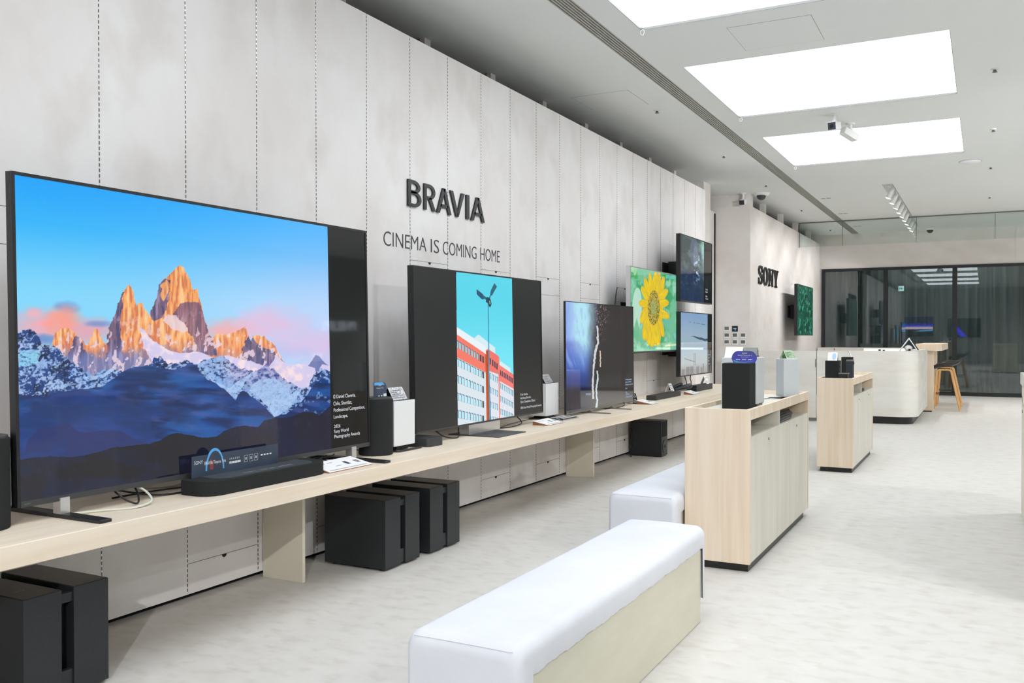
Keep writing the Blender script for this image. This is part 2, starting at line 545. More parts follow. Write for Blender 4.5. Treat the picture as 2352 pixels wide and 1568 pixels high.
wl = build('wall_left', MB().box(XW - 0.12, XW, -3.5, 12.86, 0.035, 3.455), 'wall', kind='structure', smooth=False)
build('wall_left_toe_kick', MB().box(XW - 0.12, XW - 0.06, -3.5, 12.86, 0.0, 0.035), 'darkhole', wl, smooth=False)
for k in range(-3, 20):
    y = RAIL0 + PITCH * k
    build('slotted_rail', MB().box(XW - 0.002, XW + 0.0012, y - 0.0026, y + 0.0026, 0.04, 3.455), 'slots', wl, smooth=False)
for k in range(-2, 9):
    y0 = RAIL0 - PITCH + 2 * PITCH * k
    for z, notch in ((1.888, 1), (1.731, 0), (0.815, 1), (0.19, 1)):
        if y0 + PITCH > 12.8: continue
        build('panel_seam', MB().box(XW - 0.001, XW + 0.0008, y0 + 0.006, y0 + PITCH - 0.006, z - 0.0014, z + 0.0014), 'seam', wl, smooth=False)
        if notch:
            pts = [(0.017 * math.cos(math.pi + math.pi * i / 12), 0.017 * math.sin(math.pi + math.pi * i / 12)) for i in range(13)]
            build('finger_notch', MB().prism(pts, (XW - 0.001, y0 + PITCH / 2, z), (0, 1, 0), (0, 0, 1), (0.002, 0, 0)), 'darkhole', wl, smooth=False)
# dark void over the wall, hung from the structure behind it
build('wall_left_behind', MB().box(-4.60, -4.50, -5.3, 14.0, 0, ZC), 'dark_void', kind='structure', smooth=False)
for k in range(-4, 8):
    y = 6.25 + 1.11 * k
    if y > 13.9: continue
    build('trim_%d' % (k + 5), MB().box(-4.10, -4.055, y - 0.045, y + 0.045, 3.2, ZC), 'wall_far', kind='structure', smooth=False)
build('wall_recess_pilaster', MB().box(-4.50, -3.925, 13.97, 14.36, 0, ZC), 'wall_far', kind='structure', smooth=False)
build('wall_recess_side', MB().box(-4.30, -4.16, 14.36, 15.56, 0, 3.50), 'wall_far', kind='structure', smooth=False)
build('wall_recess_void', MB().box(-4.50, -4.40, 14.36, 15.56, 0, ZC), 'dark_void', kind='structure', smooth=False)
build('trim_20', MB().box(-4.162, -4.145, 15.46, 15.498, 0, 3.47), 'darkhole', kind='structure', smooth=False)
build('wall_left_facing', MB().box(-4.40, -3.55, 15.5, 15.7, 0, ZC), 'wall_far', kind='structure', smooth=False)
build('wall_left_far', MB().box(-3.75, -3.552, 15.7, YB, 0, 3.575), 'wall_far', kind='structure', smooth=False)
build('wall_left_far_gap_shade', MB().box(-3.95, -3.86, 15.7, YB, 0, ZC), 'darkhole', kind='structure', smooth=False)  # dark sheet added so the gap above the wall reads as shade
for i, (a, b) in enumerate([(15.7, 15.74), (16.80, 16.84), (18.41, 18.45), (19.97, 20.01), (21.60, 21.65)]):
    build('trim_%d' % (21 + i), MB().box(-3.68, -3.57, a, b, 3.575, ZC), 'wall_far', kind='structure', smooth=False)
build('wall_back', MB().box(-5.0, 9.0, YB, YB + 0.12, 2.965, ZC), 'wall_far', kind='structure', smooth=False)
build('wall_back_left', MB().box(-3.75, -3.51, YB, YB + 0.12, 0, 2.965), 'wall_far', kind='structure', smooth=False)
build('wall_right', MB().box(8.0, 8.2, -5.3, YB, 0, ZC), base_mat('grey_store_wall', (186, 192, 192), 0.8), kind='structure', smooth=False)
build('wall_rear', MB().box(-5.0, 9.0, -5.4, -5.3, 0, ZC), base_mat('grey_rear_wall', (200, 200, 198), 0.8), kind='structure', smooth=False)
DARKROOM = base_mat('unlit_room', (70, 76, 76), 0.9)
build('wall_beyond_glass', MB().box(-5.0, 9.0, 26.4, 26.5, 0, 3.3), DARKROOM, kind='structure', smooth=False)
build('ceiling_beyond_glass', MB().box(-5.0, 9.0, YB + 0.12, 26.5, 3.2, 3.3), DARKROOM, kind='structure', smooth=False)

# glass partition in the back wall
win = bpy.data.objects.new('window_1', None); COL.objects.link(win); win['kind'] = 'structure'; win.location = (0, YB, 0); ORG['window_1'] = Vector((0, YB, 0))
WX = [-3.51, -2.072, -0.619, 0.83, 2.28, 3.73, 5.18, 6.63, 8.0]
fb = MB().box(-3.51, 8.0, YB - 0.03, YB + 0.06, 2.90, 2.965).box(-3.51, 8.0, YB - 0.03, YB + 0.06, 0.0, 0.085)
build('window_frame', fb, 'frame', win, smooth=False)
for x in WX:
    wd = 0.05 if x != -3.51 else 0.075
    build('mullion', MB().box(x - (0.0 if x == -3.51 else wd), x + wd, YB - 0.03, YB + 0.06, 0.085, 2.90), 'frame', win, smooth=False)
for i in range(len(WX) - 1):
    build('pane', MB().box(WX[i] + 0.04, WX[i + 1] - 0.04, YB + 0.008, YB + 0.014, 0.08, 2.905), 'glass', win, smooth=False)

# sheer curtains behind the glass, with an unseen fill lamp added beyond to brighten them
ld = bpy.data.lights.new('curtain_fill_lamp', 'AREA'); ld.size = 3; ld.energy = 50
lo = bpy.data.objects.new('curtain_fill_lamp', ld); COL.objects.link(lo); lo.location = (-1.0, 24.9, 3.15)
def curtain(x0, x1, label, seed):
    rnd = random.Random(seed); n = int((x1 - x0) / 0.012); vs = []; fs = []
    ph = rnd.random() * 6
    for i in range(n + 1):
        x = x0 + (x1 - x0) * i / n
        a = 0.085 * math.sin(x * 31 + ph + 1.3 * math.sin(x * 5.1)) + 0.018 * math.sin(x * 77 + ph)
        b = 0.100 * math.sin(x * 27 + ph + 1.5 * math.sin(x * 4.7)) + 0.020 * math.sin(x * 71 + ph)
        vs += [(x, YB + 0.40 + a, 3.18), (x + 0.01 * math.sin(x * 9), YB + 0.40 + (a + b) / 2, 1.6), (x, YB + 0.40 + b, 0.03)]
    for i in range(n):
        for k in range(2):
            fs.append((i * 3 + k, i * 3 + 3 + k, i * 3 + 4 + k, i * 3 + 1 + k))
    o = build('curtain', MB().add(vs, fs), 'curtain', org=(x0, YB + 0.40, 0.03), angle=80)
    tag(o, label, 'curtain', 'sheer curtains behind the glass partition')
curtain(-3.5, -2.1, 'grey sheer curtain behind the leftmost glass pane, above the reception counter', 3)
curtain(-2.05, -0.65, 'grey sheer curtain behind the middle glass pane with the green exit sign', 5)
curtain(-0.6, 0.86, 'grey sheer curtain behind the glass pane right of the bar stools', 8)
curtain(0.9, 2.3, 'grey sheer curtain at the right edge of the photo beyond the marble topped counter', 9)

# ------------------------------------------------------------------ ceiling fittings
names = ['behind the viewer, farthest back', 'overhead, out of the photo', 'nearest one in view, cut by the top edge of the photo', 'middle one in view, largest whole rectangle', 'farthest one, just behind the two bullet cameras']
for i, (a, b) in enumerate(PAN_Y):
    t = thing('ceiling_light_panel', 'glowing white rectangular ceiling light panel, ' + names[i], 'ceiling light', (-1.35, (a + b) / 2, ZC), 'glowing ceiling panels in a row')
    x0, x1 = PAN_X
    build('diffuser', MB().box(x0 + 0.004, x1 - 0.004, a + 0.004, b - 0.004, ZC + 0.018, ZC + 0.024), 'glow', t, smooth=False)
    fr = MB().box(x0, x0 + 0.004, a, b, ZC, ZC + 0.03).box(x1 - 0.004, x1, a, b, ZC, ZC + 0.03).box(x0, x1, a, a + 0.004, ZC, ZC + 0.03).box(x0, x1, b - 0.004, b, ZC, ZC + 0.03)
    build('frame', fr, 'greymetal', t, smooth=False)
    if i > 0:
        lp = [(x0 + 0.01 + 0.016 * math.sin(k * math.pi / 6), b - 0.004, ZC + 0.005 - 0.025 + 0.022 * math.cos(k * math.pi / 6)) for k in range(13)]
        build('pull_loop', MB().tube(lp, 0.0022, 6, cap=False), 'white', t)

v = thing('linear_air_grille', 'long grey slotted air grille running the length of the ceiling', 'air grille', ((VENT[0] + VENT[1]) / 2, 11.5, ZC))
build('duct', MB().box(VENT[0], VENT[1], VENT[2], VENT[3], ZC + 0.04, ZC + 0.06), base_mat('dark_duct', (92, 92, 88), 0.9), v, smooth=False)
for k in range(7):
    x = VENT[0] + (VENT[1] - VENT[0]) * k / 6
    build('slat', MB().box(x - 0.0045, x + 0.0045, VENT[2], VENT[3], ZC - 0.001, ZC + 0.035), base_mat('grille_slat', (190, 190, 184), 0.5), v, smooth=False)

def hatch(x0, x1, y0, y1, label):
    g = 0.003
    mb = MB()
    for q in ((x0, x1, y0, y0 + g), (x0, x1, y1 - g, y1), (x0, x0 + g, y0, y1), (x1 - g, x1, y0, y1)):
        mb.box(q[0], q[1], q[2], q[3], ZC - 0.001, ZC + 0.001)
    t = thing('ceiling_hatch', label, 'access hatch', ((x0 + x1) / 2, (y0 + y1) / 2, ZC))
    build('gap', mb, base_mat('hatch_gap', (150, 150, 145), 0.8), t, smooth=False)
    build('cover', MB().box(x0 + g, x1 - g, y0 + g, y1 - g, ZC - 0.0015, ZC + 0.001), 'ceil', t, smooth=False)
hatch(-1.82, -1.18, 7.12, 7.76, 'square access hatch in the ceiling between the two nearest light panels')
hatch(-3.75, -3.14, 8.45, 9.08, 'faint square access hatch in the ceiling beside the long wall')

def sprinkler(x, y, label, first=[None]):
    if first[0] is None:
        t = thing('sprinkler_head', label, 'sprinkler', (x, y, ZC), 'sprinkler heads on the ceiling')
        build('cover_ring', MB().cyl((x, y, ZC), (x, y, ZC - 0.012), 0.04, 0.028), 'white', t)
        build('nozzle', MB().cyl((x, y, ZC - 0.012), (x, y, ZC - 0.03), 0.012, 0.016).cyl((x, y, ZC - 0.03), (x, y, ZC - 0.033), 0.022), 'greymetal', t)
        first[0] = t
    else:
        dup(first[0], Vector((x, y, ZC)) - first[0].location, label)
for x, y, l in [(-3.14, 9.35, 'nearest between the long wall and the air grille'), (-3.13, 12.11, 'second along the strip left of the air grille'),
                (-3.13, 14.75, 'left of the air grille near the dome camera'), (-3.135, 17.95, 'left of the air grille, before the glass smoke curtain'), (-3.14, 21.6, 'beside the air grille, seen through the glass smoke curtain'),
                (0.063, 9.33, 'nearest to the right of the light panels'), (0.07, 12.03, 'right of the farthest light panel'),
                (0.055, 14.69, 'right of the smooth white disc'), (0.053, 17.79, 'right of the track spotlights, before the glass smoke curtain')]:
    sprinkler(x, y, 'ceiling sprinkler head, ' + l)

def slot_light(x, y, label, first=[None]):
    if first[0] is None:
        t = thing('recessed_ceiling_slot', label, 'recessed fitting', (x, y, ZC), 'small recessed slots in the ceiling')
        build('bezel', MB().box(x - 0.11, x + 0.11, y - 0.045, y + 0.045, ZC - 0.003, ZC), 'white', t, smooth=False)
        build('aperture', MB().box(x - 0.08, x - 0.01, y - 0.03, y + 0.03, ZC - 0.0045, ZC - 0.002).box(x + 0.01, x + 0.08, y - 0.03, y + 0.03, ZC - 0.0045, ZC - 0.002), 'greymetal', t, smooth=False)
        first[0] = t
    else:
        dup(first[0], Vector((x, y, ZC)) - first[0].location, label)
slot_light(-2.5, 16.68, 'small recessed twin slot right of the air grille, nearest one')
slot_light(-2.51, 18.9, 'small recessed twin slot right of the air grille, just before the glass smoke curtain')
slot_light(-2.51, 21.2, 'small recessed twin slot right of the air grille, behind the glass smoke curtain')

t = thing('wireless_access_point', 'smooth white domed disc on the ceiling right of the farthest light panel', 'access point', (-0.196, 14.09, ZC))
build('housing', MB().ball((-0.196, 14.09, ZC), 0.14, 28, 8, (1, 1, 0.26), half=True), base_mat('ap_white', (244, 244, 250), 0.4), t)
build('base_ring', MB().cyl((-0.196, 14.09, ZC), (-0.196, 14.09, ZC - 0.008), 0.148, n=32), base_mat('ap_ring', (196, 196, 206), 0.4), t)

def bullet_cam(x, y, z, yaw, pitch, label, drop=0.08, wall=False, group='bullet security cameras'):
    """body axis points along yaw (deg from +Y, clockwise), pitched down"""
    t = thing('bullet_security_camera', label, 'security camera', (x, y, z), group)
    build('mount_plate', MB().cyl((x, y, z), (x, y, z - 0.015), 0.05), 'white', t)
    build('arm', MB().cyl((x, y, z - 0.01), (x, y, z - drop), 0.02).ball((x, y, z - drop), 0.028, 12, 8), 'white', t)
    a = R(yaw); pt = R(pitch)
    d = Vector((math.sin(a) * math.cos(pt), math.cos(a) * math.cos(pt), -math.sin(pt)))
    s = Vector((math.cos(a), -math.sin(a), 0)); u = s.cross(d)
    c = Vector((x, y, z - drop)) - u * 0.045
    q = [(-.045, -.042), (.045, -.042), (.045, .03), (.03, .045), (-.03, .045), (-.045, .03)]
    build('housing', MB().prism(q, c - d * 0.10, s, u, d * 0.20), 'white', t, bevel=0.004, seg=2)
    build('front_glass', MB().prism([(-.041, -.038), (.041, -.038), (.041, .038), (-.041, .038)], c + d * 0.1, s, u, d * 0.004), base_mat('dark_lens_cover', (50, 54, 66), 0.12), t, smooth=False)
    build('lens', MB().cyl(c + d * 0.103, c + d * 0.107, 0.02), base_mat('lens', (14, 14, 20), 0.05), t)
    return t
bullet_cam(-1.478, 10.42, ZC, 188, 12, 'white bullet camera with dark square face pointing towards the viewer, between two light panels')
bullet_cam(-1.38, 10.97, ZC, 40, 22, 'white bullet camera seen from behind, tilted down in front of the farthest light panel')
bullet_cam(-3.66, 15.44, ZC, 180, 15, 'white bullet camera with black face on the pillar beside the dome camera', drop=0.10)
t = thing('dome_security_camera', 'white dome camera with dark eye on the ceiling right of the pillar', 'security camera', (-3.38, 15.6, ZC))
build('housing', MB().cyl((-3.38, 15.6, ZC), (-3.38, 15.6, ZC - 0.05), 0.14, 0.10, 28), 'white', t)
build('eye', MB().ball((-3.38, 15.56, ZC - 0.045), 0.078, 20, 8, half=True), base_mat('dark_eye', (60, 64, 66), 0.15), t)
t = thing('dome_security_camera', 'small dark dome camera under the ceiling near the back wall beyond the spotlights', 'security camera', (-1.12, 22.5, ZC))
build('housing', MB().cyl((-1.12, 22.5, ZC), (-1.12, 22.5, ZC - 0.03), 0.09, 0.08, 24), 'white', t)
build('eye', MB().ball((-1.12, 22.5, ZC - 0.03), 0.07, 20, 8, half=True), base_mat('dark_eye_small', (50, 52, 55), 0.2), t)

# recessed track with spotlights
t = thing('recessed_light_track', 'narrow recessed white channel with lighting track in the far ceiling', 'light track', (-1.4, 18.7, ZC))
x0, x1, y0, y1 = TRACK
build('channel', MB().box(x0, x0 + 0.004, y0, y1, ZC, ZC + 0.12).box(x1 - 0.004, x1, y0, y1, ZC, ZC + 0.12).box(x0, x1, y0, y0 + 0.004, ZC, ZC + 0.12).box(x0, x1, y1 - 0.004, y1, ZC, ZC + 0.12).box(x0, x1, y0, y1, ZC + 0.116, ZC + 0.12), 'ceil', t, smooth=False)
build('track_rail', MB().box(-1.42, -1.385, y0 + 0.05, y1 - 0.05, ZC + 0.095, ZC + 0.116), 'white', t, smooth=False)
SPOTS = [(16.35, 'nearest in the ceiling channel'), (17.05, 'second in the ceiling channel'), (17.75, 'third in the ceiling channel'), (18.45, 'fourth in the ceiling channel'), (19.1, 'fifth in the ceiling channel'), (19.75, 'sixth, just before the glass smoke curtain'), (20.4, 'seventh, behind the glass smoke curtain'), (21.1, 'eighth in the ceiling channel'), (21.7, 'last, nearest the back wall')]
f0 = None
for i, (y, l) in enumerate(SPOTS):
    lab = 'white track spotlight with glowing lens, %s' % l
    if f0 is None:
        f0 = thing('track_spotlight', lab, 'spotlight', (-1.40, y, ZC), 'spotlights in the ceiling track')
        d = Vector((-0.42, 0, -0.9)).normalized(); p = Vector((-1.40, y, ZC - 0.0))
        build('stem', MB().cyl((-1.40, y, ZC + 0.095), (-1.40, y, ZC - 0.01), 0.010), 'white', f0)
        build('lamp_body', MB().cyl(p - d * 0.045, p + d * 0.13, 0.036, 0.042), 'white', f0)
        build('lens', MB().cyl(p + d * 0.1305, p + d * 0.134, 0.036), 'spotglow', f0)
    else:
        dup(f0, (0, y - SPOTS[0][0], 0), lab)
    ld = bpy.data.lights.new('spot', 'SPOT'); ld.energy = SPOT_W; ld.spot_size = R(85); ld.spot_blend = 0.6; ld.shadow_soft_size = 0.04
    lo = bpy.data.objects.new('spot_beam', ld); COL.objects.link(lo)
    aim = Vector((-3.5, y + 0.2, 1.9)) if i % 2 == 0 else Vector((-0.2, y, 0))
    lo.location = (-1.47, y, ZC - 0.17); lo.rotation_euler = (aim - Vector(lo.location)).to_track_quat('-Z', 'Y').to_euler()

# glass smoke curtain hanging across the room
t = thing('glass_smoke_curtain', 'frameless clear glass smoke curtain hanging across the ceiling near the back', 'glass screen', (2.0, 20.05, ZC))
build('top_rail', MB().box(-3.55, 8.0, 20.03, 20.07, ZC - 0.02, ZC), 'greymetal', t, smooth=False)
sx = [-3.55, -2.67, -1.25, 0.16, 1.6, 3.0, 4.5, 6.0, 8.0]
for i in range(len(sx) - 1):
    build('pane', MB().box(sx[i] + 0.004, sx[i + 1] - 0.004, 20.046, 20.054, 3.255, ZC - 0.02), 'clearglass', t, smooth=False)
for x in [-3.545] + sx[1:-1]:
    build('joint_strip', MB().box(x - 0.005, x + 0.005, 20.04, 20.06, 3.25, ZC - 0.02), 'greymetal', t, smooth=False)

# exit sign hung behind the glass in place of its reflection
t = thing('exit_sign', 'small lit green and white exit sign with arrow, replacing its reflection in the middle pane', 'exit sign', (-1.755, YB + 0.2, 2.47))
build('housing', MB().box(-1.815, -1.695, YB + 0.19, YB + 0.215, 2.41, 2.53), emit_mat('pale_exit_face', (215, 250, 245), 1.3), t, smooth=False)
g = emit_mat('exit_green', (20, 170, 150), 1.0)
build('arrow', MB().prism([(.05, .05), (.062, .05), (.062, .035), (.095, .06), (.062, .085), (.062, .07), (.05, .07)], (-1.815, YB + 0.187, 2.41), (1, 0, 0), (0, 0, 1), (0, 0.002, 0)), g, t, smooth=False)
build('running_figure', MB().prism([(.02, .03), (.035, .04), (.03, .055), (.045, .07), (.035, .09), (.02, .07)], (-1.815, YB + 0.187, 2.41), (1, 0, 0), (0, 0, 1), (0, 0.002, 0)), g, t, smooth=False)
build('hanger', MB().cyl((-1.755, YB + 0.2, 2.53), (-1.755, YB + 0.2, 3.2), 0.004), 'greymetal', t)

# downlights over the unseen right-hand half of the store
for i, (x, y, k) in enumerate([(x, y, k) for y, k in ((-2.5, 1.2), (4, .9), (10, 1.1), (15, 1.7), (20.5, 1.5)) for x in (3.0, 6.0)]):
    ld = bpy.data.lights.new('downlight_beam', 'SPOT'); ld.energy = SIDE_W * k; ld.spot_size = R(150); ld.spot_blend = 0.8; ld.shadow_soft_size = 0.05
    lo = bpy.data.objects.new('downlight_beam', ld); COL.objects.link(lo); lo.location = (x, y, ZC - 0.06)

for (lx, ly, lz), tgt, e, cone in [((1.5, -3.2, 3.5), (-2.8, 3.6, -.4), 800, 48), ((3.6, 2.0, 3.6), (-3.0, 6.0, -.4), 420, 50), ((3.6, 6.0, 3.6), (-3.0, 10.5, 0), 330, 50), ((3.2, 8.5, 3.6), (-3.9, 15.5, 1.8), 900, 55), ((4.2, 13.0, 3.6), (-1.0, 22.8, 2.6), 420, 75)]:  # unseen fill spots added to lift dim floor, shelf wall, pillar and back wall
    ld = bpy.data.lights.new('added_fill_spot', 'SPOT'); ld.energy = e; ld.spot_size = R(cone); ld.spot_blend = 1.0; ld.shadow_soft_size = 0.05
    lo = bpy.data.objects.new('added_fill_spot', ld); COL.objects.link(lo); lo.location = (lx, ly, lz)
    lo.rotation_euler = (Vector(tgt) - Vector((lx, ly, lz))).to_track_quat('-Z', 'Y').to_euler()

# ------------------------------------------------------------------ wall lettering
t = thing('raised_letter_sign', 'large black raised letters BRAVIA on the long panelled wall', 'wall sign', (XW, 5.8, 2.35))
yl = [(5.262, .185), (5.449, .170), (5.60, .205), (5.782, .195), (5.990, .042), (6.055, .215)]
PXL = []
fitL = [('B', 5.262, 5.430), ('R', 5.467, 5.617), ('A', 5.637, 5.839), ('V', 5.822, 6.033), ('I', 6.062, 6.108), ('A', 6.135, 6.352)]
for ch, a, b in fitL:
    mb = MB(); H = 0.187; z0 = 2.263; W = b - a
    o = (XW + 0.001, a, z0); ex = (0, 1, 0); ey = (0, 0, 1); d = (0.014, 0, 0)
    P = lambda pts: mb.prism([(p[0] * W, p[1] * H) for p in pts], o, ex, ey, d)
    if ch == 'I': P([(0, 0), (1, 0), (1, 1), (0, 1)])
    elif ch == 'V': P([(0, 1), (.2, 1), (.55, .12), (.50, 0), (.41, 0)]); P([(.80, 1), (1, 1), (.58, 0), (.46, 0), (.50, .14)])
    elif ch == 'A': P([(0, 0), (.2, 0), (.56, .98), (.52, 1), (.40, 1)]); P([(1, 0), (.80, 0), (.44, .96), (.48, 1), (.60, 1)]); P([(.22, .24), (.78, .24), (.75, .36), (.25, .36)])
    else:
        P([(0, 0), (.215, 0), (.215, 1), (0, 1)])
        def bowl(zb, zt, xr):
            k = 14; zm = (zb + zt) / 2; rv = (zt - zb) / 2; rx = .52
            out = [(xr - rx + rx * math.cos(-math.pi / 2 + math.pi * i / k), zm + rv * math.sin(-math.pi / 2 + math.pi * i / k)) for i in range(k + 1)]
            inn = [(xr - rx + (rx - .21) * math.cos(-math.pi / 2 + math.pi * i / k), zm + (rv - .115) * math.sin(-math.pi / 2 + math.pi * i / k)) for i in range(k + 1)]
            for i in range(k): P([out[i], out[i + 1], inn[i + 1], inn[i]])
            P([(.2, zb), (xr - rx, zb), (xr - rx, zb + .115), (.2, zb + .115)]); P([(.2, zt - .115), (xr - rx, zt - .115), (xr - rx, zt), (.2, zt)])
        if ch == 'B': bowl(.5, 1, .92); bowl(0, .58, 1.0)
        else: bowl(.42, 1, .98); P([(.38, .46), (.62, .50), (1.02, 0), (.76, 0)])
    build('letter', mb, 'letter', t, smooth=False, merge=False)
sub = [('CINEMA', 4.985, 5.628), ('IS', 5.708, 5.843), ('COMING', 5.910, 6.330), ('HOME', 6.376, 6.628)]
sub = [('CINEMA', 4.985, 5.512), ('IS', 5.571, 5.683), ('COMING', 5.736, 6.238), ('HOME', 6.302, 6.628)]
t = thing('printed_slogan', 'thin grey printed words CINEMA IS COMING HOME below the large black letters', 'wall sign', (XW, 5.8, 2.0))
for wd, a, b in sub:
    build('word', lettering(MB(), wd, (XW + 0.0005, a, 1.9625), (0, 1, 0), (0, 0, 1), b - a, 0.098, (0.002, 0, 0), thin=-0.012), 'ink', t, smooth=False)

t = thing('raised_letter_sign', 'black raised slab serif letters SONY on the far white wall', 'wall sign', (-3.55, 16.9, 2.45))
for ch, a, b in [('S', 16.08, 16.43), ('O', 16.47, 16.87), ('N', 16.92, 17.35), ('Y', 17.36, 17.80)]:
    build('letter', slab_letter(ch, (-3.551, a, 2.275), (0, 1, 0), (0, 0, 1), b - a, 0.325, (0.022, 0, 0)), 'letter', t, smooth=False, merge=False)

# thermostats on the facing pillar
rows = [(1.478, [(-3.944, 'w', 'topmost white thermostat of the left column'), (-3.803, 'b', '')]),
        (1.362, [(-3.944, 'w', 'white thermostat in the middle of the left column of three'), (-3.803, 'w', 'white thermostat directly below the black lit one'), (-3.664, 'w', 'upper white thermostat of the right column of two')]),
        (1.247, [(-3.944, 'w', 'bottom white thermostat of the left column'), (-3.803, 'w', 'bottom white thermostat of the middle column, below another white one'), (-3.664, 'w', 'bottom white thermostat of the right column')])]
YF = 15.5
first = None
for z, lst in rows:
    for x, k, lab in lst:
        if k == 'w':
            if first is None:
                first = thing('thermostat', 'small square ' + lab + ' with grey display', 'thermostat', (x, YF, z), 'square wall thermostats')
                build('plate', rbox(x - .048, x + .048, YF - .014, YF, z - .048, z + .048), 'white', first, bevel=.004, seg=2)
                build('display', rbox(x - .036, x + .036, YF - .0155, YF - .013, z - .020, z + .036), 'thermo_lcd', first, smooth=False)
            else:
                dup(first, Vector((x, YF, z)) - first.location, 'small square ' + lab + ' with grey display')
        else:
            t = thing('thermostat', 'black square thermostat with small lit digits, top row', 'thermostat', (x, YF, z), 'square wall thermostats')
            build('plate', rbox(x - .048, x + .048, YF - .014, YF, z - .048, z + .048), 'black', t, bevel=.003, seg=2)
            build('lit_digits', rbox(x - .028, x + .026, YF - .0155, YF - .014, z - .002, z + .012).box(x - .002, x + .018, YF - .0155, YF - .014, z - .026, z - .010), emit_mat('blue_digits', (120, 190, 240), 0.9), t, smooth=False)

# ------------------------------------------------------------------ the long shelf
ZS = 0.658; XF = -2.85
t = thing('display_shelf', 'very long pale oak shelf running along the whole panelled wall', 'shelf', (-3.2, 5.0, 0.0))
build('worktop', rbox(XW + 0.003, XF, -3.4, 13.0, ZS - 0.079, ZS), 'oak', t, bevel=.002, seg=1, smooth=False)
for y in (-0.2, 3.83, 7.97, 11.93):
    build('support_panel', rbox(XW + 0.003, -3.30, y, y + 0.022, 0, ZS - 0.079), 'cream', t, bevel=.001, seg=1, smooth=False)

# ------------------------------------------------------------------ paint jobs of the screens
def over(c, col, mask, k=1.0):
    return mix(c, col, mask, k)

def rot(u, v, a): 
    return u * math.cos(a) + v * math.sin(a), -u * math.sin(a) + v * math.cos(a)

